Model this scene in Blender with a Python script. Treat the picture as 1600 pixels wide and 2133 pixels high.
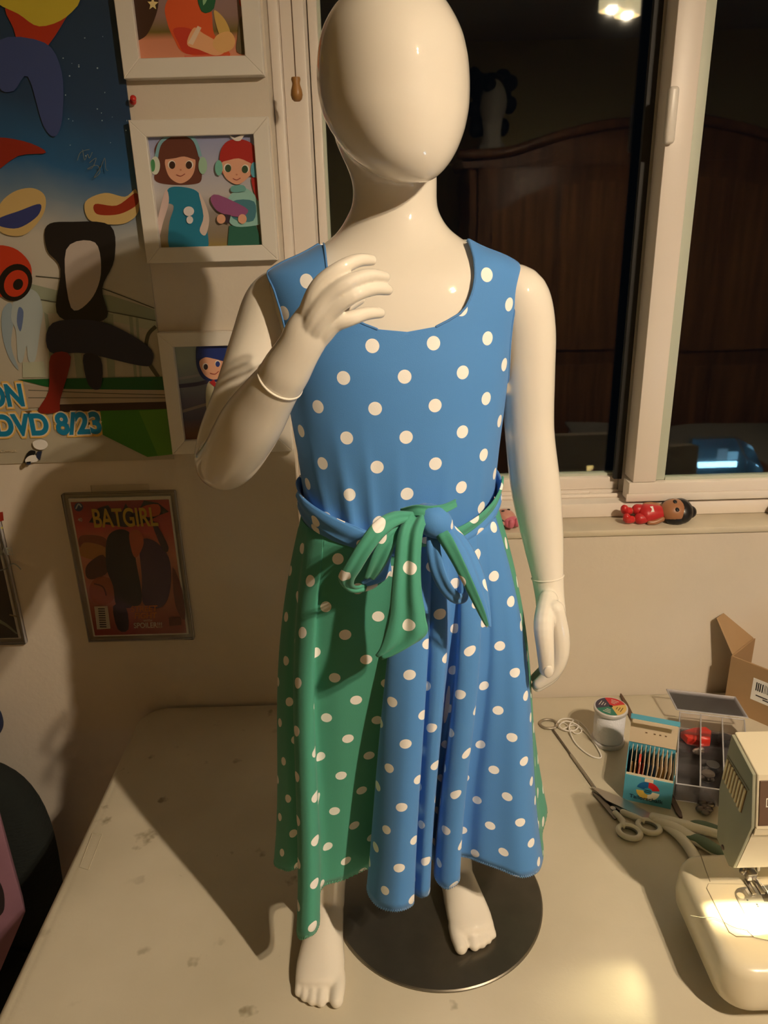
import bpy, bmesh, math, random
import numpy as np
from mathutils import Vector, Matrix
from mathutils.geometry import tessellate_polygon
random.seed(7)
for o in list(bpy.data.objects): bpy.data.objects.remove(o, do_unlink=True)
scene = bpy.context.scene
COL = scene.collection
PI = math.pi

# ------------------------------------------------------------------ camera
FPX, CX, CY = 1600.0, 800.0, 1066.5
PITCH, ROLL = math.radians(20.92), math.atan(.0275)
CAM = Vector((0, -1.2, 1.565))
FW = Vector((0, math.cos(PITCH), -math.sin(PITCH)))
UP0 = Vector((0, math.sin(PITCH), math.cos(PITCH)))
RT = Vector((1, 0, 0))*math.cos(ROLL) - UP0*math.sin(ROLL)
UP = Vector((1, 0, 0))*math.sin(ROLL) + UP0*math.cos(ROLL)
cd = bpy.data.cameras.new('camera'); cam = bpy.data.objects.new('camera', cd); COL.objects.link(cam)
cd.sensor_fit = 'HORIZONTAL'; cd.sensor_width = 36; cd.lens = 36*FPX/1600; cd.clip_start = .02; cd.clip_end = 50
cam.matrix_world = Matrix(((RT.x, UP.x, -FW.x, CAM.x), (RT.y, UP.y, -FW.y, CAM.y), (RT.z, UP.z, -FW.z, CAM.z), (0, 0, 0, 1)))
scene.camera = cam
def ray(px, py): return FW + RT*((px-CX)/FPX) - UP*((py-CY)/FPX)
def atY(px, py, Y):
    d = ray(px, py); return CAM + d*((Y-CAM.y)/d.y)
def atZ(px, py, Z):
    d = ray(px, py); return CAM + d*((Z-CAM.z)/d.z)
def atX(px, py, X):
    d = ray(px, py); return CAM + d*((X-CAM.x)/d.x)
# ------------------------------------------------------------------ world, exposure
w = bpy.data.worlds.new('night'); scene.world = w; w.use_nodes = True
w.node_tree.nodes['Background'].inputs[0].default_value = (.003, .004, .006, 1)
w.node_tree.nodes['Background'].inputs[1].default_value = .3
vs = scene.view_settings
vs.view_transform = 'Standard'; vs.look = 'None'; vs.gamma = 1; vs.use_curve_mapping = False; vs.exposure = 0.06
scene.cycles.transparent_max_bounces = 32
BULB_L, BULB_C = 5200.0, (1.0, .80, .57)      # ceiling bulbs (built in their lamp below)
SEW_L, SEW_C = 1900.0, (1.0, .86, .50)        # sewing machine bulb
LED_L, LED_C = 30.0, (.35, .72, 1.0)         # blue lit case behind the photographer

# ------------------------------------------------------------------ helpers
def link(o, parent=None):
    COL.objects.link(o)
    if parent:
        o.parent = parent; o.matrix_parent_inverse = parent.matrix_world.inverted()
    return o
def tag(o, label=None, cat=None, group=None, kind=None):
    if label: o['label'] = label
    if cat: o['category'] = cat
    if group: o['group'] = group
    if kind: o['kind'] = kind
    return o
def thing(name, loc, label, cat, group=None, kind=None):
    o = bpy.data.objects.new(name, None); o.empty_display_size = .05
    o.location = loc; COL.objects.link(o); o.matrix_world = Matrix.Translation(Vector(loc))
    return tag(o, label, cat, group, kind)
def mk(name, V, Fs, mat, parent=None, smooth=True, uv=None, mats=None, midx=None):
    me = bpy.data.meshes.new(name)
    me.from_pydata([tuple(v) for v in V], [], Fs)
    for m in (mats or [mat]): me.materials.append(m)
    if midx:
        for p, i in zip(me.polygons, midx): p.material_index = i
    if uv:
        l = me.uv_layers.new(name='UVMap')
        for p in me.polygons:
            for li in p.loop_indices: l.data[li].uv = uv[me.loops[li].vertex_index]
    if smooth: me.polygons.foreach_set('use_smooth', [True]*len(me.polygons))
    me.validate(); me.update()
    return link(bpy.data.objects.new(name, me), parent)
def bm_obj(name, bm, mat, parent=None, smooth=False, angle=None):
    bmesh.ops.recalc_face_normals(bm, faces=bm.faces[:])
    me = bpy.data.meshes.new(name); bm.to_mesh(me); bm.free(); me.materials.append(mat)
    if smooth:
        me.polygons.foreach_set('use_smooth', [True]*len(me.polygons))
        if angle: me.set_sharp_from_angle(angle=angle)
    return link(bpy.data.objects.new(name, me), parent)
def bm_box(bm, x0, x1, y0, y1, z0, z1, M=None):
    g = bmesh.ops.create_cube(bm, size=1)['verts']
    for v in g:
        v.co = Vector(((x0+x1)/2+v.co.x*(x1-x0), (y0+y1)/2+v.co.y*(y1-y0), (z0+z1)/2+v.co.z*(z1-z0)))
        if M: v.co = M @ v.co
    return g
def box(name, b, mat, parent=None, bev=0, seg=2, M=None):
    bm = bmesh.new(); bm_box(bm, *b, M=M)
    if bev: bmesh.ops.bevel(bm, geom=bm.edges[:], offset=bev, segments=seg, affect='EDGES', profile=.5)
    return bm_obj(name, bm, mat, parent, smooth=bool(bev), angle=math.radians(40) if bev else None)
def boxes(name, bl, mat, parent=None, bev=0):
    bm = bmesh.new()
    for b in bl: bm_box(bm, *b)
    if bev: bmesh.ops.bevel(bm, geom=bm.edges[:], offset=bev, segments=2, affect='EDGES', profile=.5)
    return bm_obj(name, bm, mat, parent, smooth=bool(bev), angle=math.radians(40) if bev else None)
def prism(name, pts, vec, mat, parent=None, bev=0, seg=2, smooth=False):
    """closed planar outline pushed along vec: a plate with real thickness"""
    vec = Vector(vec); n = len(pts); bm = bmesh.new()
    a = [bm.verts.new(Vector(p)) for p in pts]; b = [bm.verts.new(Vector(p)+vec) for p in pts]
    tri = tessellate_polygon([[Vector(p) for p in pts]])
    if bev:
        f1 = bm.faces.new(a); f2 = bm.faces.new(b[::-1])
    else:
        for t in tri:
            bm.faces.new([a[i] for i in t]); bm.faces.new([b[i] for i in reversed(t)])
    for i in range(n): bm.faces.new((a[i], a[(i+1) % n], b[(i+1) % n], b[i]))
    if bev: bmesh.ops.bevel(bm, geom=list(f1.edges)+list(f2.edges), offset=bev, segments=seg, affect='EDGES', profile=.5)
    return bm_obj(name, bm, mat, parent, smooth=smooth or bool(bev), angle=math.radians(35))
def cr(P, sub=6, closed=False):
    """Catmull-Rom through P (tuples of any length)"""
    n = len(P); out = []
    rng = range(n if closed else n-1)
    for i in rng:
        if closed: p0, p1, p2, p3 = P[(i-1) % n], P[i], P[(i+1) % n], P[(i+2) % n]
        else: p0, p1, p2, p3 = P[max(i-1, 0)], P[i], P[i+1], P[min(i+2, n-1)]
        for k in range(sub):
            t = k/sub
            out.append(tuple(.5*((2*b)+(c-a)*t+(2*a-5*b+4*c-d)*t*t+(-a+3*b-3*c+d)*t**3) for a, b, c, d in zip(p0, p1, p2, p3)))
    if not closed: out.append(tuple(P[-1]))
    return out
def sweep(pts, rad, n=16, sub=5, ref=(0, 0, 1), caps=True):
    """round or elliptical limb along a smooth path; rad float or (a,b): a along ref, b across"""
    Q = cr([tuple(p)+((r, r) if not isinstance(r, tuple) else r) for p, r in zip(pts, rad)], sub)
    C = [Vector(q[:3]) for q in Q]; R = [(abs(q[3]), abs(q[4])) for q in Q]
    m = len(C); rings = []; N = None
    Ts = []
    for i in range(m):
        Ts.append((C[min(i+1, m-1)]-C[max(i-1, 0)]).normalized())
    N = Vector(ref); frames = []
    for i in range(m):
        N = (N-Ts[i]*N.dot(Ts[i]))
        if N.length < 1e-5: N = Ts[i].orthogonal()
        N.normalize(); frames.append((N.copy(), Ts[i].cross(N)))
    def ring(c, fr, a, b): return [c+fr[0]*(a*math.cos(2*PI*k/n))+fr[1]*(b*math.sin(2*PI*k/n)) for k in range(n)]
    if caps:
        for k in (0, 1, 2, 3):
            an = PI/2*(1-(k+.3)/4); r = min(R[0])
            rings.append(ring(C[0]-Ts[0]*r*math.sin(an), frames[0], R[0][0]*math.cos(an), R[0][1]*math.cos(an)))
    for i in range(m): rings.append(ring(C[i], frames[i], *R[i]))
    if caps:
        for k in (3, 2, 1, 0):
            an = PI/2*(1-(k+.3)/4); r = min(R[-1])
            rings.append(ring(C[-1]+Ts[-1]*r*math.sin(an), frames[-1], R[-1][0]*math.cos(an), R[-1][1]*math.cos(an)))
    return loft(rings)
def loft(rings, cap=True, closed=True):
    n = len(rings[0]); V = [v for r in rings for v in r]; Fs = []
    for i in range(len(rings)-1):
        for k in range(n if closed else n-1):
            a, b = i*n+k, i*n+(k+1) % n
            Fs.append((a, b, b+n, a+n))
    if cap and closed:
        Fs.append(tuple(reversed(range(n)))); Fs.append(tuple(range(len(V)-n, len(V))))
    return V, Fs
def join(parts):
    V, Fs = [], []
    for v, f in parts:
        o = len(V); V += list(v); Fs += [tuple(i+o for i in x) for x in f]
    return V, Fs
def tube(name, pts, r, mat, parent=None, n=8, sub=4, closed=False):
    if closed:
        P = cr([tuple(p) for p in pts], sub, True); m = len(P); C = [Vector(p) for p in P]; rings = []; N = Vector((.3, .2, 1))
        for i in range(m):
            T = (C[(i+1) % m]-C[i-1]).normalized(); N = N-T*N.dot(T); N.normalize(); B = T.cross(N)
            rings.append([C[i]+N*(r*math.cos(2*PI*k/n))+B*(r*math.sin(2*PI*k/n)) for k in range(n)])
        rings.append(rings[0]); V, Fs = loft(rings, cap=False)
    else: V, Fs = sweep(pts, [r]*len(pts), n=n, sub=sub)
    return mk(name, V, Fs, mat, parent)
def lathe_vf(prof, c=(0, 0, 0), n=32, M=None):
    """prof: list of (radius, height) about Z"""
    c = Vector(c); rings = []
    for r, z in prof:
        rr = [Vector((max(r, 1e-5)*math.cos(2*PI*k/n), max(r, 1e-5)*math.sin(2*PI*k/n), z)) for k in range(n)]
        rings.append([c+((M @ v) if M else v) for v in rr])
    return loft(rings)
def lathe(name, prof, c, mat, parent=None, n=32, M=None, angle=40):
    V, Fs = lathe_vf(prof, c, n, M); o = mk(name, V, Fs, mat, parent)
    o.data.set_sharp_from_angle(angle=math.radians(angle)); return o
def ellipsoid(c, r, n=20, m=12, M=None):
    prof = [(math.sin(PI*i/m), -math.cos(PI*i/m)) for i in range(m+1)]
    V, Fs = lathe_vf(prof, (0, 0, 0), n)
    S = Matrix.Diagonal((r[0], r[1], r[2])); c = Vector(c)
    return [c+((M @ (S @ v)) if M else S @ v) for v in V], Fs
def remesh(name, parts, voxel, smooth, mat, parent=None, factor=.5, extra=None):
    V, Fs = join(parts)
    me = bpy.data.meshes.new('tmp'); me.from_pydata([tuple(v) for v in V], [], Fs)
    bm = bmesh.new(); bm.from_mesh(me); bmesh.ops.recalc_face_normals(bm, faces=bm.faces[:]); bm.to_mesh(me); bm.free()
    t = bpy.data.objects.new('tmp', me); COL.objects.link(t)
    r = t.modifiers.new('r', 'REMESH'); r.mode = 'VOXEL'; r.voxel_size = voxel; r.adaptivity = 0
    s = t.modifiers.new('s', 'SMOOTH'); s.factor = factor; s.iterations = smooth
    dg = bpy.context.evaluated_depsgraph_get()
    out = bpy.data.meshes.new_from_object(t.evaluated_get(dg)); out.name = name
    bpy.data.objects.remove(t, do_unlink=True); bpy.data.meshes.remove(me)
    out.materials.clear(); out.materials.append(mat)
    out.polygons.foreach_set('use_smooth', [True]*len(out.polygons))
    if extra:
        it, wf = extra[:2]; nv = len(out.vertices); co = np.empty(nv*3, np.float64); out.vertices.foreach_get('co', co); co = co.reshape(-1, 3)
        e = np.empty(len(out.edges)*2, np.int32); out.edges.foreach_get('vertices', e); e = e.reshape(-1, 2)
        cnt = np.bincount(e.ravel(), minlength=nv).astype(float); wt = wf(co)[:, None]
        for k in range(it):
            for f in (.55, -.56) if k % 3 else (.5,):
                s = np.stack([np.bincount(e[:, 0], co[e[:, 1], c], nv)+np.bincount(e[:, 1], co[e[:, 0], c], nv) for c in range(3)], 1)/cnt[:, None]
                co = co+(s-co)*f*wt
        if len(extra) > 2:
            wt = extra[3](co)[:, None]; sel = np.where(wt[:, 0] > .004)[0]; keep = np.zeros(nv, bool); keep[sel] = True
            ee = e[keep[e[:, 0]] | keep[e[:, 1]]]; c2 = np.maximum(np.bincount(ee.ravel(), minlength=nv), 1).astype(float)[:, None]
            for k in range(extra[2]):
                s = np.stack([np.bincount(ee[:, 0], co[ee[:, 1], c], nv)+np.bincount(ee[:, 1], co[ee[:, 0], c], nv) for c in range(3)], 1)/c2
                co[sel] += ((s-co)*wt*.5)[sel]
        out.vertices.foreach_set('co', co.ravel()); out.update()
    return link(bpy.data.objects.new(name, out), parent)

# ------------------------------------------------------------------ materials
MATS = {}
def srgb(r, g, b):
    f = lambda c: (c/255/12.92) if c/255 <= .04045 else ((c/255+.055)/1.055)**2.4
    return (f(r), f(g), f(b))
def mat(name, col, rough=.6, metal=0, spec=.5, coat=0, var=0, vscale=6, bump=0, bscale=80, sheen=0, emit=None, col2=None, coatr=.03, coord='Object', stretch=None):
    if name in MATS: return MATS[name]
    m = bpy.data.materials.new(name); m.use_nodes = True; nt = m.node_tree; N = nt.nodes; L = nt.links
    p = N['Principled BSDF']; p.inputs['Base Color'].default_value = (*col, 1)
    p.inputs['Roughness'].default_value = rough; p.inputs['Metallic'].default_value = metal
    p.inputs['Specular IOR Level'].default_value = spec; p.inputs['Coat Weight'].default_value = coat
    p.inputs['Coat Roughness'].default_value = coatr
    p.inputs['Sheen Weight'].default_value = sheen
    if emit:
        p.inputs['Emission Color'].default_value = (*emit[0], 1); p.inputs['Emission Strength'].default_value = emit[1]
    if var or bump or col2:
        tc = N.new('ShaderNodeTexCoord'); src = tc.outputs[coord]
        if stretch:
            mp = N.new('ShaderNodeMapping'); mp.inputs['Scale'].default_value = stretch; L.new(src, mp.inputs[0]); src = mp.outputs[0]
    if var or col2:
        nz = N.new('ShaderNodeTexNoise'); nz.inputs['Scale'].default_value = vscale; nz.inputs['Detail'].default_value = 6
        L.new(src, nz.inputs['Vector'])
        rp = N.new('ShaderNodeValToRGB'); rp.color_ramp.elements[0].position = .35; rp.color_ramp.elements[1].position = .68
        c2 = col2 or tuple(max(0, c*(1-var)) for c in col)
        rp.color_ramp.elements[0].color = (*c2, 1); rp.color_ramp.elements[1].color = (*col, 1)
        L.new(nz.outputs[0], rp.inputs[0]); L.new(rp.outputs[0], p.inputs['Base Color'])
    if bump:
        nb = N.new('ShaderNodeTexNoise'); nb.inputs['Scale'].default_value = bscale; nb.inputs['Detail'].default_value = 4
        L.new(src, nb.inputs['Vector'])
        b = N.new('ShaderNodeBump'); b.inputs['Strength'].default_value = bump; b.inputs['Distance'].default_value = .002
        L.new(nb.outputs[0], b.inputs['Height']); L.new(b.outputs[0], p.inputs['Normal'])
    MATS[name] = m; return m
def clear_mat(name, tint=(1, 1, 1), rough=.02, ior=1.5, haze=0.0):
    m = bpy.data.materials.new(name); m.use_nodes = True; nt = m.node_tree; N = nt.nodes; L = nt.links
    N.remove(N['Principled BSDF']); out = N['Material Output']
    tr = N.new('ShaderNodeBsdfTransparent'); tr.inputs[0].default_value = (*tint, 1)
    gl = N.new('ShaderNodeBsdfGlossy'); gl.inputs['Roughness'].default_value = rough
    fr = N.new('ShaderNodeFresnel'); fr.inputs[0].default_value = ior
    mx = N.new('ShaderNodeMixShader'); L.new(fr.outputs[0], mx.inputs[0]); L.new(tr.outputs[0], mx.inputs[1]); L.new(gl.outputs[0], mx.inputs[2])
    last = mx.outputs[0]
    if haze:
        df = N.new('ShaderNodeBsdfDiffuse'); df.inputs[0].default_value = (.8, .78, .8, 1)
        m2 = N.new('ShaderNodeMixShader'); m2.inputs[0].default_value = haze
        L.new(last, m2.inputs[1]); L.new(df.outputs[0], m2.inputs[2]); last = m2.outputs[0]
    L.new(last, out.inputs[0]); return m
def dots_mat(name, base, dot, a=.0535, r=.0060):
    """cotton jersey printed with staggered dots, UV in metres"""
    m = bpy.data.materials.new(name); m.use_nodes = True; nt = m.node_tree; N = nt.nodes; L = nt.links
    p = N['Principled BSDF']; p.inputs['Roughness'].default_value = .75; p.inputs['Sheen Weight'].default_value = .12
    p.inputs['Specular IOR Level'].default_value = .3
    uv = N.new('ShaderNodeUVMap'); uv.uv_map = 'UVMap'
    masks = []
    for off in (0, .5):
        mp = N.new('ShaderNodeMapping'); mp.inputs['Scale'].default_value = (1/a, 1/a, 0); mp.inputs['Location'].default_value = (off, off, 0)
        L.new(uv.outputs[0], mp.inputs[0])
        fr = N.new('ShaderNodeVectorMath'); fr.operation = 'FRACTION'; L.new(mp.outputs[0], fr.inputs[0])
        sb = N.new('ShaderNodeVectorMath'); sb.operation = 'DISTANCE'; sb.inputs[1].default_value = (.5, .5, 0); L.new(fr.outputs[0], sb.inputs[0])
        lt = N.new('ShaderNodeMath'); lt.operation = 'LESS_THAN'; lt.inputs[1].default_value = r/a; L.new(sb.outputs['Value'], lt.inputs[0])
        masks.append(lt)
    mxx = N.new('ShaderNodeMath'); mxx.operation = 'MAXIMUM'; L.new(masks[0].outputs[0], mxx.inputs[0]); L.new(masks[1].outputs[0], mxx.inputs[1])
    mc = N.new('ShaderNodeMix'); mc.data_type = 'RGBA'; mc.inputs[6].default_value = (*base, 1); mc.inputs[7].default_value = (*dot, 1)
    L.new(mxx.outputs[0], mc.inputs[0]); L.new(mc.outputs[2], p.inputs['Base Color'])
    nb = N.new('ShaderNodeTexNoise'); nb.inputs['Scale'].default_value = 900; L.new(uv.outputs[0], nb.inputs['Vector'])
    b = N.new('ShaderNodeBump'); b.inputs['Strength'].default_value = .12; b.inputs['Distance'].default_value = .001
    L.new(nb.outputs[0], b.inputs['Height']); L.new(b.outputs[0], p.inputs['Normal'])
    return m
M_wall = mat('wall paint', (.72, .635, .525), .85, var=.10, vscale=3, bump=.25, bscale=90)
M_ceil = mat('ceiling paint', (.76, .70, .60), .9, bump=.2, bscale=60)
M_swall = mat('side wall paint', (.66, .58, .43), .85)
M_floor = mat('beige brown carpet', (.34, .26, .18), .95, var=.3, vscale=40, bump=.6, bscale=300)
M_vinyl = mat('window vinyl', (.82, .74, .655), .4, var=.04, vscale=5)
M_white = mat('white paint', (.82, .78, .70), .45)
M_fgloss = mat('mannequin gloss', (.79, .735, .635), .55, spec=.25, coat=1.0, coatr=.02)
M_blue = dots_mat('blue dotted jersey', (.082, .265, .63), (.92, .90, .86))
M_green = dots_mat('green dotted jersey', (.070, .335, .235), (.92, .90, .86))
M_glass = clear_mat('window glass', (.93, .96, .93))
M_acr = clear_mat('clear acrylic', (.985, .985, .985), .05, 1.40, .015)
M_plast = clear_mat('clear plastic', (.98, .97, .985), .10, 1.40, .02)
M_prim = clear_mat('clear plastic rim', (.97, .97, .98), .12, 1.40, .42)
M_black = mat('black', (.006, .006, .007), .5)
M_steel = mat('steel', (.45, .43, .40), .3, 1)
M_dsteel = mat('dark steel', (.20, .18, .16), .35, 1)
M_bronze = mat('brushed base metal', (.23, .21, .17), .36, .9, var=.15, vscale=30)
M_card = mat('cardboard', (.40, .25, .125), .85, var=.1, vscale=12)
M_paper = mat('white paper', (.82, .80, .76), .7)
M_knob = mat('turned wood', (.42, .20, .055), .4, var=.25, vscale=40)
M_wood = mat('stained wood', (.34, .145, .050), .4, var=.5, vscale=5, stretch=(6, 6, .6))
M_red = mat('red plastic', (.62, .03, .02), .35)
M_sew = mat('cream machine enamel', (.72, .64, .46), .3, coat=.3)
M_sewside = mat('grey green machine panel', (.30, .30, .215), .5)
M_brown = mat('brown panel', (.13, .075, .045), .35)
M_thread = mat('white thread', (.80, .80, .86), .8, bump=.6, bscale=400)
def ink(r, g, b, rough=.45): return mat('ink %d %d %d' % (r, g, b), srgb(r, g, b), rough)
# ================================================================== the room
XL, XR, YF, ZC = -3.4, 4.2, -3.2, 2.42
struct = lambda o, label: tag(o, label, kind='structure')
struct(box('floor', (XL-.1, XR+.1, YF-.1, .2, -.06, 0), M_floor), 'brown carpet floor')
struct(box('ceiling', (XL-.1, XR+.1, YF-.1, .2, ZC, ZC+.06), M_ceil), 'off-white ceiling')
struct(box('wall_left', (XL-.1, XL, YF, .2, 0, ZC), M_swall), 'beige side wall')
struct(box('wall_right', (XR, XR+.1, YF, .2, 0, ZC), M_swall), 'beige side wall')
struct(box('wall_front', (XL-.1, XR+.1, YF-.1, YF, 0, ZC), mat('olive beige wall', (.84, .72, .32), .85, bump=.2)), 'beige wall behind the photographer')
WX0, WX1, WZ0, WZ1 = -.143, 1.40, 1.064, 2.14
struct(boxes('wall_back', [(XL, WX0, 0, .20, 0, ZC), (WX1, XR, 0, .20, 0, ZC), (WX0, WX1, 0, .20, 0, WZ0-.012), (WX0, WX1, 0, .20, WZ1, ZC)], M_wall), 'cream painted wall around the window')
sill = struct(box('trim_1', (WX0, WX1, -.004, .066, WZ0-.012, WZ0), mat('sill paint', (.66, .58, .44), .5, var=.12, vscale=14), bev=.003), 'painted window sill')
# window: fixed frame, far sash (left), near sash (right)
W1 = thing('window_1', ((WX0+WX1)/2, .06, WZ0), 'white vinyl sliding window with dark night panes', None, kind='structure')
W1.pop('category', None) if 'category' in W1 else None
# stepped left jamb, traced profile
boxes('jamb', [(WX0+.0003, -.1282, .046, .19, WZ0+.0002, WZ1), (-.128, -.0935, .062, .19, WZ0+.0002, WZ1)], M_vinyl, W1, bev=.0025)
boxes('jamb', [(WX1-.05, WX1, .046, .19, WZ0, WZ1)], M_vinyl, W1, bev=.0025)
boxes('bottom_track', [(-.0930, WX1-.0505, .055, .19, WZ0+.0002, 1.090), (-.0930, .420, .084, .090, 1.0902, 1.097)], M_vinyl, W1, bev=.002)
boxes('head_track', [(-.128, WX1-.05, .055, .19, WZ1-.05, WZ1)], M_vinyl, W1, bev=.002)
# far sash, on the left
LS = W1
YG1 = .130
boxes('sash_stile', [(-.092, -.0785, .112, .148, 1.09, WZ1-.05)], M_vinyl, W1, bev=.002)
boxes('sash_stile', [(.425, .475, .112, .148, 1.09, WZ1-.05)], M_vinyl, W1, bev=.002)
boxes('sash_rail', [(-.078, .4245, .112, .148, 1.0965, 1.119), (-.078, .4245, .104, .15, 1.0905, 1.0962)], M_vinyl, W1, bev=.002)
boxes('sash_rail', [(-.0785, .43, .112, .148, WZ1-.08, WZ1-.05)], M_vinyl, W1, bev=.002)
M_bead = mat('glazing bead', (.52, .56, .46), .5)
boxes('glazing_bead', [(-.0785, -.074, .122, .138, 1.119, WZ1-.08)], M_bead, W1)
boxes('glazing_bead', [(-.0785, .43, .122, .138, 1.119, 1.123)], M_bead, W1)
M_chshade = mat('dark gasket', (.004, .004, .004), .6)
boxes('channel_shade', [(.4125, .4262, .100, .110, 1.119, WZ1-.0505)], M_chshade, W1)  # near-black strip standing in for the shadow of the sash channel
g = box('pane', (-.076, .426, YG1-.002, YG1+.002, 1.121, WZ1-.08), M_glass, W1)
# near sash, on the right
YG2 = .066
boxes('sash_stile', [(.430, .470, .050, .098, 1.1285, WZ1-.0905)], M_vinyl, W1, bev=.002)
boxes('sash_stile', [(WX1-.09, WX1-.05, .050, .082, 1.0945, WZ1-.05)], M_vinyl, W1, bev=.002)
boxes('sash_rail', [(.424, WX1-.0905, .050, .082, 1.0945, 1.128), (.420, WX1-.0905, .0465, .0495, 1.0945, 1.109)], M_vinyl, W1, bev=.002)
boxes('sash_rail', [(.424, WX1-.0905, .050, .082, WZ1-.09, WZ1-.05)], M_vinyl, W1, bev=.002)
boxes('glazing_bead', [(.470, .489, .060, .074, 1.128, WZ1-.09)], M_bead, W1, bev=.003)
boxes('glazing_bead', [(.489, WX1-.09, .060, .074, 1.128, 1.133)], M_bead, W1)
box('pane', (.486, WX1-.09, YG2-.002, YG2+.002, 1.131, WZ1-.09), M_glass, W1)
# pull latch on the near stile
za, zb = atY(1398, 300, .045).z, atY(1400, 180, .045).z
box('pull_latch', (.4255, .4405, .037, .052, za, zb), mat('latch plastic', (.78, .73, .66), .35), W1, bev=.005, seg=3)
sl = box('maker_plate', (atY(1228, 1020, .104).x, atY(1273, 1020, .104).x, .1025, .1039, 1.0912, 1.0955), M_vinyl, W1, bev=.0008)

# ================================================================== ceiling lamp: the room's light
LX, LY, LZ = .795, -1.39, 2.165
lamp = thing('ceiling_lamp', (LX, LY, ZC), 'brass ceiling lamp with two lit bulbs in glass cups', 'lamp')
M_brass = mat('lamp brass', (.55, .36, .12), .3, 1)
lathe('canopy', [(.0, 0), (.065, 0), (.062, -.012), (.03, -.026), (.0, -.028)], (LX, LY, ZC), M_brass, lamp)
lathe('stem', [(0, -.02), (.008, -.02), (.008, -.15), (.02, -.158), (.02, -.175), (0, -.18)], (LX, LY, ZC), M_brass, lamp, n=16)
M_bulb = mat('lit bulb', (1, 1, 1), .5, emit=(BULB_C, BULB_L))
M_cup = mat('lit frosted lamp cup', (.50, .36, .18), .35, emit=((1.0, .80, .45), 7.0))
for k, (dx, dy) in enumerate(((-.036, .040), (.036, -.040))):
    bx, by = LX+dx, LY+dy
    tube('arm', [(LX, LY, ZC-.165), ((LX*.5+bx*.5), (LY*.5+by*.5), ZC-.162), (bx, by, LZ+.072)], .005, M_brass, lamp)
    lathe('glass_cup', [(.006, .075), (.020, .072), (.036, .055), (.0405, .030), (.041, -.0095), (.0385, -.0095), (.038, .030), (.034, .052), (.019, .068), (.006, .07)], (bx, by, LZ), M_cup, lamp, n=28)
    V, Fs = lathe_vf([(0, -.015), (.007, -.0135), (.012, -.008), (.0138, 0), (.012, .008), (.008, .018), (.008, .065), (0, .066)], (bx, by, LZ), 24)
    mk('bulb', V, Fs, M_bulb, lamp)

# ================================================================== what the panes mirror: the far side of the room
WR = thing('wardrobe', (1.28, -2.75, 0), 'dark stained wooden wardrobe with an arched cornice, mirrored in the window', 'wardrobe')
wx0, wx1, yf = .46, 2.10, -2.60
box('carcass', (wx0, wx1, yf-.50, yf, 0, 1.80), M_wood, WR, bev=.004)
arch = cr([(wx0-.05, 1.84), (wx0+.17, 1.845), (wx0+.38, 1.90), (wx0+.60, 1.945), ((wx0+wx1)/2, 1.958), (wx1-.60, 1.945), (wx1-.38, 1.90), (wx1-.17, 1.845), (wx1+.05, 1.84)], 6)
prism('crown', [(x, yf+.03, z) for x, z in arch]+[(wx1+.03, yf+.03, 1.78), (wx0-.03, yf+.03, 1.78)], (0, -.52, 0), M_wood, WR)
rim = [Vector((x, yf+.055, z)) for x, z in arch]
V, Fs = sweep(rim[::3], [(.022, .03)]*len(rim[::3]), n=10, sub=3); mk('crown_moulding', V, Fs, M_wood, WR)
M_woodp = mat('wood door panel', (.46, .20, .070), .4, var=.5, vscale=5, stretch=(8, 8, .5))
for s in (0, 1):
    xa, xb = (wx0+.04, 1.272) if s == 0 else (1.288, wx1-.04)
    dr = box('door', (xa, xb, yf, yf+.022, .12, 1.78), M_wood, WR, bev=.004)
    for q in (0, 1):
        pa, pb = xa+.07+q*(xb-xa-.10)/2, xa+.02+(q+1)*(xb-xa-.06)/2
        zt = (1.58, 1.70) if (s+q) % 2 == 0 and s == 0 else (1.70, 1.70) if s != q else (1.70, 1.58)
        top = cr([(pa, zt[0]), ((pa*.7+pb*.3), zt[0]*.75+zt[1]*.25), ((pa+pb)/2, (zt[0]+zt[1])/2+.01), (pb, zt[1])], 5)
        prism('door_panel', [(x, yf+.022, z) for x, z in top]+[(pb, yf+.022, .9), (pa, yf+.022, .9)], (0, .012, 0), M_woodp, dr)
        prism('door_panel', [(pa, yf+.022, .82), (pb, yf+.022, .82), (pb, yf+.022, .2), (pa, yf+.022, .2)], (0, .012, 0), M_woodp, dr)
    kx = xb-.03 if s == 0 else xa+.03
    V, Fs = ellipsoid((kx, yf+.04, 1.0), (.018, .018, .018), 14, 8); mk('knob', V, Fs, M_dsteel, dr)
# wig stand on the wardrobe
wc = Vector((.575, -2.68, 1.852))
WG = thing('wig_head', wc, 'pale foam wig head wearing a dark curly wig, on the wardrobe', 'wig stand')
M_foam = mat('pale foam', (.72, .68, .58), .8)
V, Fs = join([lathe_vf([(0, 0), (.075, 0), (.07, .02), (.045, .05), (.042, .10), (.05, .14)], wc, 24), ellipsoid(wc+Vector((0, .01, .215)), (.066, .085, .105)), sweep([wc+Vector((0, .09, .225)), wc+Vector((0, .103, .20))], [.010, .013])])
mk('foam_head', V, Fs, M_foam, WG)
rnd = random.Random(3); bl = [ellipsoid(wc+Vector((0, -.03, .25)), (.095, .09, .10), 16, 10)]
for k in range(46):
    a = rnd.uniform(0, 2*PI); z = rnd.uniform(.10, .34)
    x, y = .088*math.cos(a), .085*math.sin(a)-.02
    if y > .02 and z < .27: continue
    bl.append(ellipsoid(wc+Vector((x, y, z)), (.034, .034, .036), 8, 6))
V, Fs = join(bl); mk('wig', V, Fs, mat('black hair', (.008, .007, .007), .6), WG)
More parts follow.
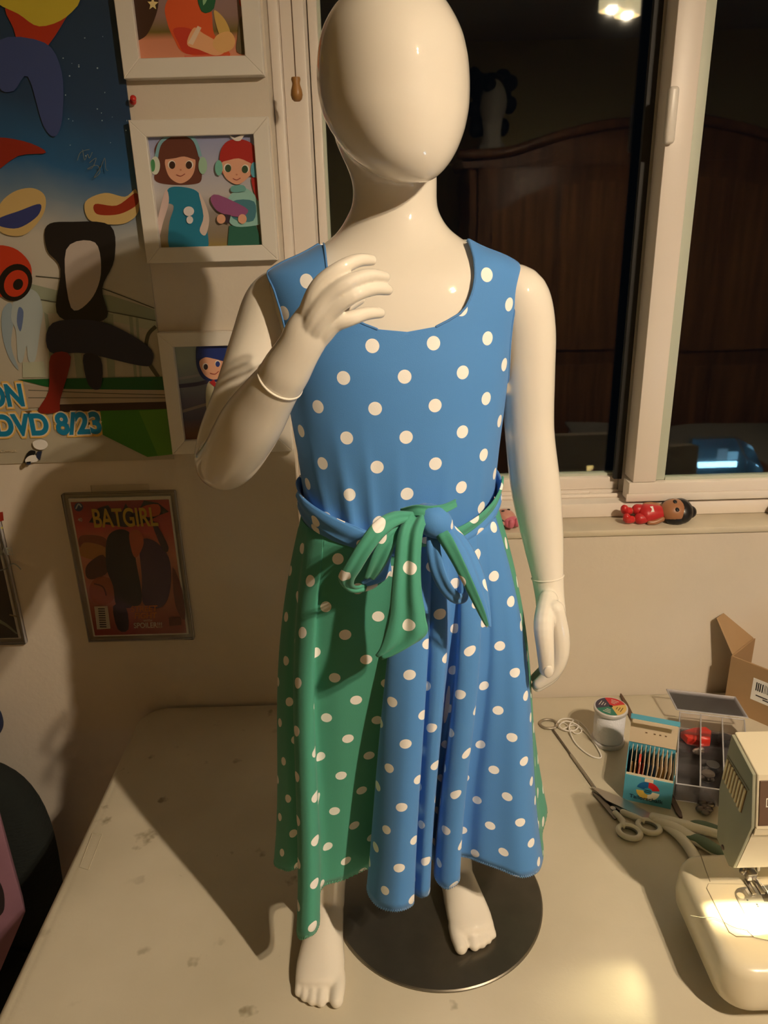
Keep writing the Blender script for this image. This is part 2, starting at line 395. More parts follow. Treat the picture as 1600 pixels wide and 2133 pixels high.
# bed with pillow and rumpled blanket
BD = thing('bed', (1.55, -2.1, 0), 'low bed with pale rumpled bedding, mirrored in the right pane', 'bed')
bx0, bx1, by0, by1 = .95, 2.45, -2.42, -1.75
box('bed_base', (bx0, bx1, by0, by1, .12, .34), M_wood, BD, bev=.006)
for lx in (bx0+.05, bx1-.05):
    for ly in (by0+.05, by1-.05): box('leg', (lx-.03, lx+.03, ly-.03, ly+.03, 0, .12), M_wood, BD, bev=.004)
box('mattress', (bx0+.01, bx1-.01, by0+.01, by1-.01, .34, .53), M_paper, BD, bev=.03, seg=3)
def cloth_top(name, x0, x1, y0, y1, z, amp, m, parent, seed):
    r = random.Random(seed); ph = [(r.uniform(5, 16), r.uniform(5, 16), r.uniform(0, 6)) for _ in range(5)]; nx, ny = 40, 30; V = []; Fs = []
    for j in range(ny+1):
        for i in range(nx+1):
            u, v = i/nx, j/ny; e = min(u, 1-u, v, 1-v)
            h = sum(math.sin(a*u+b*v+c) for a, b, c in ph)/5*amp
            V.append((x0+(x1-x0)*u, y0+(y1-y0)*v, z+h+amp*1.2*min(1, e*8)))
    for j in range(ny):
        for i in range(nx): a = j*(nx+1)+i; Fs.append((a, a+1, a+nx+2, a+nx+1))
    o = mk(name, V, Fs, m, parent); s = o.modifiers.new('t', 'SOLIDIFY'); s.thickness = .012; return o
cloth_top('blanket', bx0, bx1-.5, by0, by1+.01, .545, .022, mat('grey blanket', (.35, .33, .28), .9), BD, 4)
def pillow(name, c, r, m, parent, M=None):
    V, Fs = ellipsoid((0, 0, 0), (1, 1, 1), 40, 20); out = []
    for v in V:
        e = lambda t: math.copysign(abs(t)**.55, t)
        q = Vector((e(v.x)*r[0], e(v.y)*r[1], v.z*r[2]*(1+.08*math.sin(9*v.x+4*v.y))))
        out.append(Vector(c)+((M @ q) if M else q))
    return mk(name, out, Fs, m, parent)
PW = pillow('pillow', (2.17, -2.1, .62), (.30, .2, .075), M_paper, None); tag(PW, 'white pillow lying on the bed, mirrored in the right pane', 'pillow')
# side cabinet carrying the blue-lit case
SC = thing('side_cabinet', (1.22, -1.30, 0), 'low dark side cabinet under the blue-lit case', 'cabinet')
box('body', (1.00, 1.46, -1.50, -1.10, .04, .62), M_wood, SC, bev=.004)
box('top', (.98, 1.48, -1.52, -1.08, .62, .645), M_wood, SC, bev=.004)
for i in range(2):
    d = box('drawer', (1.02, 1.44, -1.10, -1.085, .08+i*.27, .32+i*.27), M_woodp, SC, bev=.003)
    V, Fs = ellipsoid((1.23, -1.075, .20+i*.27), (.014, .012, .014), 12, 8); mk('knob', V, Fs, M_dsteel, d)
for sx in (1.03, 1.43):
    for sy in (-1.47, -1.13): box('foot', (sx-.02, sx+.02, sy-.02, sy+.02, 0, .04), M_wood, SC)
LC = thing('lit_case', (1.215, -1.28, .645), 'clear angular case glowing blue inside, mirrored in the right pane', 'lit case')
M_led = mat('blue light strip', (1, 1, 1), .5, emit=(LED_C, LED_L))
M_casea = mat('dark case body', (.14, .22, .26), .4)
oc = [(-.13, 0), (-.13, .05), (-.09, .14), (.06, .14), (.11, .06), (.11, 0)]
prism('back_shell', [(1.215+x, -1.34, .65+z) for x, z in oc], (0, -.03, 0), M_casea, LC)
box('base', (1.09, 1.33, -1.36, -1.20, .645, .662), M_casea, LC, bev=.003)
box('light_strip', (1.12, 1.30, -1.245, -1.215, .662, .672), M_led, LC)
box('light_strip', (1.255, 1.29, -1.338, -1.332, .712, .742), mat('dim blue screen', (.3, .5, .6), .5, emit=(LED_C, LED_L*.10)), LC)
box('light_strip', (1.13, 1.29, -1.338, -1.332, .685, .705), M_led, LC)
box('paper_tag', (1.215, 1.25, -1.336, -1.330, .715, .755), mat('lit tag', (.75, .8, .85), .6), LC)
prism('cover', [(1.215+x*1.02, -1.34, .652+z*1.04) for x, z in oc], (0, .13, 0), M_acr, LC)
# ================================================================== prints on the wall
class Art:
    """flat print: inked shapes laid one over another on a sheet, one mesh"""
    def __init__(s, Y, step=.00012): s.Y = Y; s.step = step; s.V = []; s.F = []; s.mi = []; s.m = []; s.k = 0
    def poly(s, pts, m, smooth=0, world=False):
        P = cr(pts, smooth, True) if smooth else pts
        s.k += 1; y = s.Y-s.step*s.k
        W = [Vector((p[0], y, p[1])) for p in P] if world else [Vector((q.x, y, q.z)) for q in (atY(p[0], p[1], s.Y) for p in P)]
        o = len(s.V); s.V += W
        if m not in s.m: s.m.append(m)
        i = s.m.index(m)
        for t in tessellate_polygon([W]):
            a, b, c = [W[j] for j in t]
            if (b-a).cross(c-a).y > 0: t = t[::-1]
            s.F.append(tuple(o+j for j in t)); s.mi.append(i)
    def ell(s, cx, cy, rx, ry, m, rot=0, n=28):
        c, d = math.cos(rot), math.sin(rot)
        s.poly([(cx+rx*math.cos(2*PI*k/n)*c-ry*math.sin(2*PI*k/n)*d, cy+rx*math.cos(2*PI*k/n)*d+ry*math.sin(2*PI*k/n)*c) for k in range(n)], m)
    def stroke(s, pts, w, m, sub=6):
        P = cr(pts, sub); L_, R_ = [], []
        for i, p in enumerate(P):
            a, b = P[max(i-1, 0)], P[min(i+1, len(P)-1)]; dx, dy = b[0]-a[0], b[1]-a[1]; l = math.hypot(dx, dy) or 1
            ww = w if not isinstance(w, tuple) else w[0]+(w[1]-w[0])*i/(len(P)-1)
            L_.append((p[0]-dy/l*ww/2, p[1]+dx/l*ww/2)); R_.append((p[0]+dy/l*ww/2, p[1]-dx/l*ww/2))
        s.poly(L_+R_[::-1], m)
    def build(s, name, parent): return mk(name, s.V, s.F, None, parent, smooth=False, mats=s.m, midx=s.mi)
def text(name, body, pos, size, m, parent, M=None, sx=1.0, bold=0, thick=.0003, shear=0, align='LEFT'):
    """lettering as thin raised ink. Default: standing on a wall that faces -Y"""
    cu = bpy.data.curves.new('t', 'FONT'); cu.body = body; cu.size = size; cu.offset = bold*size; cu.extrude = thick/2; cu.shear = shear; cu.align_x = align
    t = bpy.data.objects.new('t', cu); COL.objects.link(t); bpy.context.view_layer.update()
    me = bpy.data.meshes.new_from_object(t.evaluated_get(bpy.context.evaluated_depsgraph_get())); bpy.data.objects.remove(t, do_unlink=True)
    R = M if M else Matrix.Rotation(PI/2, 4, 'X')
    me.transform(Matrix.Translation(Vector(pos)) @ R @ Matrix.Diagonal((sx, 1, 1, 1)))
    me.name = name; me.materials.clear(); me.materials.append(m)
    return link(bpy.data.objects.new(name, me), parent)
def gradient_mat(name, stops, z0, z1, tilt=0.0, noise=.06):
    """printed colour wash, running up the sheet"""
    m = bpy.data.materials.new(name); m.use_nodes = True; nt = m.node_tree; N = nt.nodes; L = nt.links; p = N['Principled BSDF']; p.inputs['Roughness'].default_value = .4
    tc = N.new('ShaderNodeTexCoord'); sp = N.new('ShaderNodeSeparateXYZ'); L.new(tc.outputs['Object'], sp.inputs[0])
    nz = N.new('ShaderNodeTexNoise'); nz.inputs['Scale'].default_value = 9; nz.inputs['Detail'].default_value = 3; L.new(tc.outputs['Object'], nz.inputs['Vector'])
    a = N.new('ShaderNodeMapRange'); a.inputs[1].default_value = z0; a.inputs[2].default_value = z1; L.new(sp.outputs[2], a.inputs[0])
    b = N.new('ShaderNodeMath'); b.operation = 'MULTIPLY_ADD'; b.inputs[1].default_value = tilt; L.new(sp.outputs[0], b.inputs[0]); L.new(a.outputs[0], b.inputs[2])
    c = N.new('ShaderNodeMath'); c.operation = 'MULTIPLY_ADD'; c.inputs[1].default_value = noise*2; L.new(nz.outputs[0], c.inputs[0]); L.new(b.outputs[0], c.inputs[2])
    d = N.new('ShaderNodeMath'); d.operation = 'SUBTRACT'; d.inputs[1].default_value = noise; L.new(c.outputs[0], d.inputs[0])
    r = N.new('ShaderNodeValToRGB'); els = r.color_ramp.elements
    while len(els) < len(stops): els.new(.5)
    for e, (t, col) in zip(els, stops): e.position = t; e.color = (*srgb(*col), 1)
    L.new(d.outputs[0], r.inputs[0]); L.new(r.outputs[0], p.inputs['Base Color']); return m
# ---- film poster
PX1, PZ0 = -.3375, 1.209
PO = thing('poster', (-.68, 0, PZ0), 'large glossy film poster with starry sky and blue DVD release lettering', 'poster')
sky = gradient_mat('printed night sky', [(0, (178, 170, 150)), (.42, (196, 190, 178)), (.50, (120, 140, 160)), (.58, (40, 96, 146)), (.70, (38, 66, 100)), (1, (38, 56, 76))], 1.2, 1.85, tilt=.25, noise=.05)
box('sheet', (-1.02, PX1, -.0035, -.0008, PZ0, 2.05), sky, PO)
A = Art(-.0036)
pale, pale2, line_ = ink(178, 182, 160), ink(150, 158, 138), ink(70, 72, 60)
# colonnade sketch
A.poly([(60, 590), (140, 610), (230, 615), (322, 645), (325, 668), (230, 648), (140, 634), (60, 618)], pale2)
A.poly([(60, 618), (140, 634), (230, 648), (325, 668), (327, 690), (230, 668), (140, 655), (60, 650)], pale)
for x0, x1, x2, x3 in ((92, 100, 118, 108), (215, 236, 240, 225), (268, 276, 286, 280), (282, 288, 296, 291), (145, 160, 176, 160)): A.poly([(x0, 650), (x1, 655), (x2, 786), (x3, 786)], pale2)
A.stroke([(325, 680), (308, 700), (306, 745), (330, 785)], 8, ink(80, 78, 60))
A.stroke([(75, 575), (180, 590), (322, 642)], 2, line_); A.stroke([(60, 620), (180, 640), (325, 668)], 2, line_)
# pale stone figure base
A.poly([(5, 650), (22, 630), (30, 660), (24, 720), (40, 770), (20, 745), (6, 700)], ink(150, 168, 180), 4)
A.poly([(34, 612), (56, 600), (80, 612), (90, 648), (84, 690), (74, 750), (60, 750), (56, 720), (48, 752), (38, 748), (34, 690), (24, 660)], ink(172, 184, 186), 4)
A.poly([(40, 640), (50, 650), (44, 690), (36, 670)], ink(96, 116, 160), 4)
A.poly([(48, 755), (92, 752), (97, 786), (48, 786)], pale)
# lawns and paths
A.poly([(38, 790), (346, 784), (350, 812), (180, 816), (110, 808)], ink(12, 88, 40))
A.poly([(48, 800), (140, 810), (350, 812), (350, 836), (48, 850)], ink(176, 160, 140))
A.stroke([(60, 812), (200, 818), (350, 822)], 1.5, line_); A.stroke([(60, 828), (200, 828), (350, 828)], 1.5, line_)
A.poly([(120, 842), (350, 836), (351, 852), (120, 858)], ink(58, 34, 24))
A.poly([(210, 855), (352, 851), (363, 945), (308, 951), (215, 905)], ink(58, 124, 22))
A.poly([(290, 855), (352, 851), (363, 945), (330, 949)], ink(86, 140, 30))
# plain colour shapes where the drawn heroes were
A.poly([(20, 10), (150, 0), (138, 40), (90, 108), (50, 110), (30, 60)], ink(178, 52, 28), 4)
A.poly([(0, -8), (160, -8), (140, 36), (84, 56), (40, 30), (0, 10)], ink(206, 186, 60), 4)
A.poly([(0, 85), (95, 90), (130, 150), (132, 240), (118, 284), (92, 262), (60, 160), (30, 190), (0, 180)], ink(62, 78, 132), 4)
A.poly([(-20, 292), (50, 294), (98, 318), (40, 325), (-20, 362)], ink(146, 40, 24), 4)
A.poly([(0, 430), (30, 400), (70, 392), (96, 410), (90, 450), (50, 490), (0, 480)], ink(206, 178, 118), 5)
A.poly([(0, 455), (40, 440), (85, 425), (80, 450), (40, 475), (0, 470)], ink(52, 62, 124), 5)
A.poly([(180, 420), (220, 402), (262, 410), (285, 395), (290, 440), (262, 465), (215, 466), (185, 455)], ink(206, 178, 118), 5)
A.poly([(200, 425), (245, 428), (284, 402), (288, 425), (250, 446), (204, 446)], ink(150, 46, 22), 5)
A.poly([(-20, 520), (30, 516), (66, 552), (60, 596), (20, 616), (-20, 606)], ink(196, 58, 28), 5)
A.ell(34, 588, 34, 40, ink(22, 16, 14), .5); A.ell(36, 590, 24, 29, ink(196, 58, 28), .5); A.ell(40, 592, 10, 12, ink(22, 16, 14), .5)
A.poly([(100, 470), (150, 462), (232, 470), (240, 540), (215, 600), (225, 660), (170, 672), (120, 650), (128, 560), (100, 520)], ink(24, 20, 22), 5)
A.poly([(140, 520), (200, 505), (212, 570), (190, 625), (150, 640)], ink(190, 178, 170), 5)
A.poly([(112, 672), (215, 670), (310, 720), (318, 756), (290, 760), (180, 735), (106, 732)], ink(40, 42, 66), 5)
A.poly([(108, 740), (150, 742), (128, 830), (124, 856), (82, 856), (104, 812)], ink(128, 30, 18), 4)
A.poly([(176, 738), (212, 746), (212, 806), (186, 800)], ink(34, 32, 50), 4)
r_ = random.Random(11)
for k in range(26):
    x, y = r_.uniform(135, 290), r_.uniform(60, 360)
    if x < 242+.13*y-4: A.ell(x, y, r_.uniform(.7, 1.7), r_.uniform(.7, 1.9), ink(170, 190, 205), n=8)
sg = ink(120, 124, 108)
A.stroke([(165, 335), (172, 318), (190, 312)], 1.0, sg); A.stroke([(176, 312), (180, 334), (186, 322), (190, 330), (196, 318)], 1.0, sg)
A.stroke([(190, 340), (204, 330), (196, 350), (186, 352), (206, 345), (212, 360), (200, 370), (214, 348), (222, 330), (224, 352), (229, 356)], 1.0, sg)
A.build('artwork', PO)
yl, wh, bl_ = ink(226, 182, 92), ink(226, 212, 188), ink(10, 124, 168)
def ptext(body, px, py, size, sx):
    p = atY(px, py, -.006); Rm = Matrix.Rotation(PI/2, 4, 'X')
    for nm, m, b, y in (('lettering_outline', yl, .13, -.0056), ('lettering_halo', wh, .085, -.0060), ('lettering', bl_, .042, -.0064)):
        text(nm, body, (p.x, y, p.z), size, m, PO, sx=sx, bold=b)
ptext('ON', -26, 846, .0470, .80); ptext('DVD 8/23', -8, 907, .0470, .875)
text('small_print', 'Comics.', (atY(2, 942, -.0045).x, -.0062, atY(2, 942, -.0045).z), .0085, ink(206, 190, 160), PO)
# push pin and the clip under the poster
pp = atY(277, 212, -.006)
V, Fs = join([lathe_vf([(0, 0), (.0045, 0), (.0045, .002), (.0028, .004), (.0028, .008), (.0042, .010), (.004, .0115), (0, .012)], pp, 16, Matrix.Rotation(math.radians(72), 3, 'X') @ Matrix.Rotation(math.radians(20), 3, 'Y'))])
tag(mk('push_pin', V, Fs, M_red), 'small red push pin beside the poster edge', 'push pin')
CL = thing('poster_clip', atY(72, 950, -.006), 'small white and black clip on the lower poster edge', 'clip')
def slab(name, px, m, parent, Y, t=.003, sm=4): return prism(name, [Vector((q.x, Y, q.z)) for q in (atY(p[0], p[1], Y) for p in (cr(px, sm, True) if sm else px))], (0, -t, 0), m, parent)
slab('tab', [(70, 920), (84, 915), (97, 920), (99, 930), (88, 936), (74, 932)], M_paper, CL, -.0065)
slab('arm', [(52, 960), (58, 944), (64, 938), (74, 940), (70, 950), (60, 950), (54, 962)], M_black, CL, -.0065, sm=3)
slab('arm', [(79, 940), (88, 940), (84, 958), (77, 952)], mat('navy plastic', (.02, .03, .07), .4), CL, -.0065, sm=0)
slab('body', [(54, 958), (60, 950), (72, 947), (80, 956), (76, 961), (58, 963)], M_paper, CL, -.0068)
slab('foot', [(56, 961), (66, 960), (64, 967), (58, 967)], mat('navy plastic', (.02, .03, .07), .4), CL, -.0068, sm=0)
slab('tip', [(47, 966), (52, 963), (55, 969), (51, 974), (47, 972)], ink(110, 92, 60), CL, -.0055)

# ---- framed pictures
M_frame = mat('white picture frame', (.78, .73, .65), .4)
def frame(name, label, x0, x1, z0, z1, bw=.0215):
    t = thing(name, ((x0+x1)/2, 0, z0), label, 'picture', 'framed pictures beside the window')
    D = .019
    for (a, b, c, d) in ((x0, x1, z1-bw, z1), (x0, x1, z0, z0+bw)):
        up = d == z1
        P = [(x0, d), (x1, d), (x1-bw, c), (x0+bw, c)] if up else [(x0, c), (x1, c), (x1-bw, d), (x0+bw, d)]
        prism('frame_rail', [(p, -D, q) for p, q in P], (0, D, 0), M_frame, t, bev=.0008, seg=1)
    for lf in (0, 1):
        P = [(x0, z0), (x0+bw, z0+bw), (x0+bw, z1-bw), (x0, z1)] if lf == 0 else [(x1, z0), (x1-bw, z0+bw), (x1-bw, z1-bw), (x1, z1)]
        prism('frame_stile', [(p, -D, q) for p, q in P], (0, D, 0), M_frame, t, bev=.0008, seg=1)
    return t, (x0+bw-.001, x1-bw+.001, z0+bw-.001, z1-bw+.001)
skin, skin2 = ink(226, 168, 138), ink(196, 128, 100)
# top picture: someone in orange hugging, meadow behind (only its lower half is in view)
f1, q = frame('picture_frame', 'white framed picture at the top, figure in orange', -.335, -.146, 1.750, 1.945, .0235)
box('backing', (q[0], q[1], -.009, 0, q[2], q[3]), gradient_mat('printed meadow', [(0, (222, 150, 120)), (.16, (214, 140, 108)), (.22, (112, 96, 40)), (.34, (150, 120, 112)), (1, (158, 134, 150))], 1.77, 1.92, noise=.04), f1)
A = Art(-.0093)
A.poly([(272, -30), (322, -30), (330, 8), (318, 50), (300, 78), (276, 74)], ink(66, 40, 26), 5)
A.poly([(345, 10), (372, -25), (420, -30), (440, 20), (446, 70), (470, 98), (474, 118), (388, 112), (362, 80), (348, 45)], ink(224, 92, 44), 5)
A.poly([(362, 60), (400, 62), (420, 100), (440, 112), (388, 112), (372, 90)], ink(204, 62, 40), 5)
A.poly([(384, 116), (476, 114), (480, 134), (386, 137)], ink(220, 112, 88))
A.poly([(404, 58), (424, 70), (458, 90), (470, 106), (450, 116), (416, 104), (390, 92)], ink(238, 178, 130), 5)
A.poly([(392, 90), (412, 54), (420, 58), (402, 94)], ink(236, 208, 180))
A.poly([(446, 22), (468, 40), (480, 70), (466, 80), (454, 64)], ink(214, 176, 96), 5)
A.poly([(452, 74), (478, 66), (490, 84), (484, 102), (462, 110), (444, 96)], ink(232, 182, 118), 5)
A.poly([(410, -30), (446, -30), (446, 18), (420, 24)], ink(34, 96, 62), 3)
A.poly([(424, -20), (436, -12), (424, 12)], ink(150, 200, 150), 3)
A.poly([(496, 70), (500, 40), (510, 36), (516, 80), (520, 110), (494, 108)], ink(104, 92, 66), 4)
A.ell(512, 2, 14, 18, ink(196, 70, 40)); A.poly([(460, 122), (484, 118), (488, 134), (462, 136)], ink(208, 206, 180))
A.poly([(308, 4), (316, 4), (319, -6), (322, 4), (331, 5), (324, 11), (326, 20), (319, 15), (312, 20), (314, 11)], ink(238, 214, 150))
A.build('print', f1)
# middle picture: two girls in teal and mint
f2, q = frame('picture_frame', 'white framed picture of two girls in teal, below the top one', -.3365, -.1450, 1.512, 1.700)
box('backing', (q[0], q[1], -.009, 0, q[2], q[3]), gradient_mat('printed pale sky', [(0, (150, 128, 66)), (.10, (140, 124, 100)), (.34, (150, 140, 136)), (.5, (196, 190, 190)), (.75, (176, 178, 200)), (1, (150, 156, 196))], 1.53, 1.68, noise=.04), f2)
A = Art(-.0093)
teal, mint, brn, redh = ink(30, 124, 156), ink(150, 198, 190), ink(104, 56, 44), ink(176, 40, 36)
A.poly([(352, 392), (385, 390), (414, 402), (424, 440), (432, 480), (428, 522), (358, 522), (352, 470), (362, 430), (345, 420)], teal, 5)
A.poly([(345, 395), (352, 420), (338, 470), (326, 522), (318, 500), (330, 450)], ink(214, 190, 186), 4)
A.poly([(414, 400), (430, 430), (436, 460), (428, 490), (416, 480), (424, 450)], ink(214, 196, 186), 4)
A.poly([(322, 310), (340, 286), (372, 280), (404, 290), (416, 330), (420, 374), (400, 384), (350, 384), (322, 374), (328, 340)], brn, 5)
A.poly([(346, 330), (372, 318), (404, 326), (406, 352), (396, 372), (376, 382), (356, 372), (346, 352)], skin, 5)
A.poly([(338, 330), (352, 302), (380, 296), (406, 310), (410, 332), (384, 326), (362, 330)], brn, 4)
A.ell(358, 343, 8, 9, ink(238, 230, 220)); A.ell(359, 344, 6.5, 8, ink(62, 36, 26)); A.ell(395, 343, 8, 9, ink(238, 230, 220)); A.ell(394, 344, 6.5, 8, ink(62, 36, 26))
A.stroke([(368, 364), (377, 367), (386, 362)], 1.6, ink(150, 70, 60)); A.ell(377, 354, 2, 1.6, skin2)
A.stroke([(326, 330), (336, 296), (370, 278), (404, 290), (418, 326)], 7, ink(130, 178, 190)); A.ell(324, 345, 10, 19, ink(206, 214, 200)); A.ell(319, 345, 5, 13, ink(70, 140, 90)); A.ell(423, 345, 9, 18, ink(160, 196, 170))
A.ell(394, 440, 11, 10, ink(226, 220, 220)); A.ell(396, 458, 7, 8, ink(226, 220, 220))
A.poly([(478, 470), (534, 470), (550, 518), (474, 520)], ink(40, 100, 84), 0); A.poly([(478, 410), (500, 392), (520, 396), (540, 420), (545, 460), (530, 470), (486, 470), (472, 440)], mint, 5)
A.poly([(484, 420), (530, 420), (528, 460), (486, 455)], ink(70, 126, 140), 4)
A.poly([(524, 372), (540, 376), (546, 420), (534, 412)], redh, 4)
A.poly([(458, 330), (470, 298), (500, 290), (530, 304), (536, 340), (526, 366), (470, 366)], redh, 5)
A.poly([(464, 338), (500, 330), (528, 340), (524, 362), (506, 380), (492, 384), (474, 374), (464, 356)], skin, 5)
A.poly([(460, 336), (470, 304), (500, 296), (526, 308), (532, 342), (498, 330)], redh, 4)
A.ell(475, 350, 8, 9, ink(238, 230, 220)); A.ell(476, 351, 6.5, 8, ink(52, 78, 52)); A.ell(512, 352, 8, 9, ink(238, 230, 220)); A.ell(511, 353, 6.5, 8, ink(52, 78, 52))
A.stroke([(486, 372), (494, 375), (502, 371)], 1.6, ink(150, 60, 60)); A.ell(494, 364, 2, 1.6, skin2)
A.poly([(474, 276), (490, 288), (514, 274), (506, 288), (500, 294), (488, 292)], ink(230, 222, 214), 3)
A.ell(457, 350, 8, 16, ink(120, 186, 170)); A.ell(530, 354, 7, 16, ink(90, 160, 180)); A.poly([(484, 388), (508, 386), (512, 398), (484, 400)], ink(110, 170, 166), 3)
A.poly([(440, 412), (456, 406), (512, 432), (516, 444), (500, 452), (462, 444), (446, 430)], ink(150, 84, 132), 3); A.poly([(470, 446), (482, 448), (478, 466), (468, 462)], ink(60, 44, 60))
A.ell(462, 456, 9, 10, skin); A.ell(506, 456, 9, 10, skin)
A.build('print', f2)
# lower picture: girl with blue hair, partly behind the raised arm
f3, q = frame('picture_frame', 'white framed picture of a blue-haired girl, behind the raised arm', -.335, -.143, 1.2215, 1.412)
box('backing', (q[0], q[1], -.009, 0, q[2], q[3]), gradient_mat('printed storm sky', [(0, (120, 58, 42)), (.2, (104, 66, 50)), (.34, (70, 66, 90)), (.55, (96, 92, 116)), (.75, (120, 128, 140)), (1, (150, 162, 156))], 1.245, 1.39, tilt=-.5, noise=.12), f3)
A = Art(-.0093)
A.stroke([(365, 790), (420, 780), (460, 766)], 5, ink(150, 148, 156)); A.stroke([(370, 860), (420, 845), (455, 835)], 6, ink(140, 128, 124)); A.stroke([(366, 805), (410, 800), (450, 790)], 8, ink(62, 60, 92))
A.poly([(432, 800), (455, 788), (490, 800), (500, 860), (486, 900), (440, 890), (430, 850)], ink(196, 190, 160), 5); A.poly([(446, 806), (470, 800), (490, 820), (480, 870), (450, 860)], ink(76, 140, 150), 5)
A.poly([(408, 740), (412, 718), (440, 706), (472, 712), (482, 740), (478, 790), (430, 792), (412, 770)], ink(24, 44, 100), 5)
A.poly([(416, 752), (440, 742), (470, 750), (474, 770), (462, 786), (442, 790), (424, 778)], skin, 5); A.poly([(410, 745), (420, 716), (450, 706), (476, 722), (476, 752), (450, 748), (430, 744)], ink(28, 50, 120), 5)
A.ell(428, 763, 6, 7, ink(236, 226, 216)); A.ell(429, 764, 4.6, 6, ink(48, 34, 40)); A.ell(454, 757, 6, 7, ink(236, 226, 216)); A.ell(454, 758, 4.8, 6, ink(44, 60, 130)); A.stroke([(438, 777), (448, 779), (456, 773)], 1.6, ink(150, 50, 44))
A.poly([(436, 796), (446, 790), (456, 808), (448, 806)], ink(176, 40, 44)); A.build('print', f3)

# ---- comic books in clear wall holders
def comic(x0, x1, z0, z1, lab_h, lab_c, base):
    H = thing('comic_holder', ((x0+x1)/2, 0, z0-.01), lab_h, 'display case', 'clear comic holders on the wall')
    e = .009
    box('back_plate', (x0-e, x1+e, -.003, 0, z0-e, z1+e), M_acr, H, bev=.001, seg=1)
    box('front_plate', (x0-e, x1+e, -.0115, -.0095, z0-e, z1+e), M_acr, H, bev=.0008, seg=1)
    for a, b, c, d in ((x0-e, x0-e+.0015, z0-e, z1+e), (x1+e-.0015, x1+e, z0-e, z1+e), (x0-e+.0015, x1+e-.0015, z0-e, z0-e+.0015)): box('edge_strip', (a, b, -.0095, -.003, c, d), M_prim, H)
    box('hanging_tab', ((x0+x1)/2-.045, (x0+x1)/2+.05, -.004, -.001, z1+e, z1+e+.012), M_acr, H)
    Cb = thing('comic_book', ((x0+x1)/2, -.005, z0), lab_c, 'comic', 'comic books in holders')
    box('pages', (x0, x1, -.0062, -.0032, z0, z1), M_paper, Cb)
    return Cb
cb = comic(-.519, -.351, .888, 1.147, 'clear wall holder around the red comic', 'red comic with yellow title lettering in the clear holder', None)
A = Art(-.0064)
A.poly([(-.516, .8905), (-.354, .8905), (-.354, 1.1415), (-.516, 1.1415)], gradient_mat('printed crimson', [(0, (150, 44, 36)), (.35, (196, 120, 90)), (.6, (220, 140, 110)), (.8, (206, 78, 70)), (1, (160, 34, 44))], .89, 1.14, noise=.16), world=True)
A.poly([(185, 1088), (205, 1058), (225, 1052), (240, 1070), (255, 1064), (262, 1048), (270, 1064), (285, 1070), (300, 1042), (330, 1048), (352, 1066), (330, 1074), (300, 1090), (262, 1098), (220, 1092)], ink(36, 20, 26))
A.ell(164, 1056, 9, 9, ink(30, 60, 120)); A.stroke([(158, 1060), (164, 1050), (170, 1056)], 3, ink(190, 190, 200))
A.poly([(296, 1056), (330, 1050), (332, 1072), (300, 1076)], ink(206, 78, 30), 3)
A.poly([(168, 1116), (215, 1118), (226, 1140), (210, 1160), (170, 1145)], ink(150, 74, 40), 4); A.poly([(175, 1130), (220, 1140), (215, 1165), (170, 1158)], ink(196, 134, 60), 4)
A.poly([(182, 1176), (215, 1155), (225, 1190), (195, 1206), (180, 1200)], ink(96, 44, 24), 4); A.ell(214, 1230, 28, 30, ink(178, 92, 50)); A.stroke([(196, 1215), (215, 1222), (222, 1240)], 3, ink(110, 46, 26))
A.poly([(224, 1120), (250, 1102), (276, 1116), (284, 1170), (296, 1240), (286, 1262), (245, 1262), (236, 1220), (222, 1180)], ink(24, 20, 34), 5)
A.poly([(236, 1262), (262, 1262), (268, 1310), (246, 1310)], ink(30, 26, 42), 3)
A.poly([(292, 1130), (320, 1125), (352, 1160), (356, 1220), (340, 1262), (300, 1258), (296, 1200)], ink(84, 52, 96), 5); A.poly([(316, 1086), (330, 1096), (352, 1140), (340, 1146)], ink(70, 46, 66), 3)
A.poly([(270, 1110), (290, 1104), (300, 1130), (286, 1160), (276, 1150)], ink(206, 100, 60), 4); A.poly([(360, 1180), (380, 1230), (386, 1290), (366, 1260)], ink(120, 50, 40), 3)
A.poly([(197, 1262), (225, 1261), (231, 1308), (203, 1310)], ink(222, 214, 200))
for k in range(9):
    z = 1266+k*4.6; A.poly([(205+k*.5, z), (219+k*.5, z), (219.3+k*.5, z+2.2), (205.2+k*.5, z+2.2)], ink(20, 18, 18))
A.poly([(352, 1285), (378, 1284), (379, 1300), (354, 1302)], ink(120, 70, 64))
A.build('cover', cb)
def ctext(nm, b, px, py, s, m, par, sx=1, bold=.01, sh=0):
    p = atY(px, py, -.0085); text(nm, b, (p.x, -.0089, p.z), s, m, par, sx=sx, bold=bold, shear=sh)
ctext('title_lettering', 'BATGIRL', 195, 1098, .046, ink(216, 178, 40), cb, .60, .02)
ctext('lettering', 'STREET', 273, 1274, .0155, ink(216, 120, 40), cb, .9, .02, .2); ctext('lettering', 'FIGHT', 280, 1288, .0155, ink(216, 120, 40), cb, .9, .02, .2)
ctext('lettering', 'WITH', 299, 1295, .006, ink(220, 190, 160), cb); ctext('lettering', 'SPOILER!!!', 279, 1308, .0145, ink(226, 206, 190), cb, .78, .02, .1)
ctext('lettering', '40', 163, 1086, .009, ink(220, 206, 196), cb, .8)
cb2 = comic(-.816, -.648, .888, 1.147, 'clear wall holder at the left edge of the picture', 'dark comic with pale streaks, cut by the left picture edge', None)
A = Art(-.0064)
A.poly([(-.813, .8905), (-.651, .8905), (-.651, 1.1415), (-.813, 1.1415)], gradient_mat('printed black brown', [(0, (16, 14, 16)), (.3, (40, 26, 20)), (.6, (58, 38, 26)), (.8, (26, 24, 24)), (1, (30, 14, 14))], .89, 1.14, noise=.2), world=True)
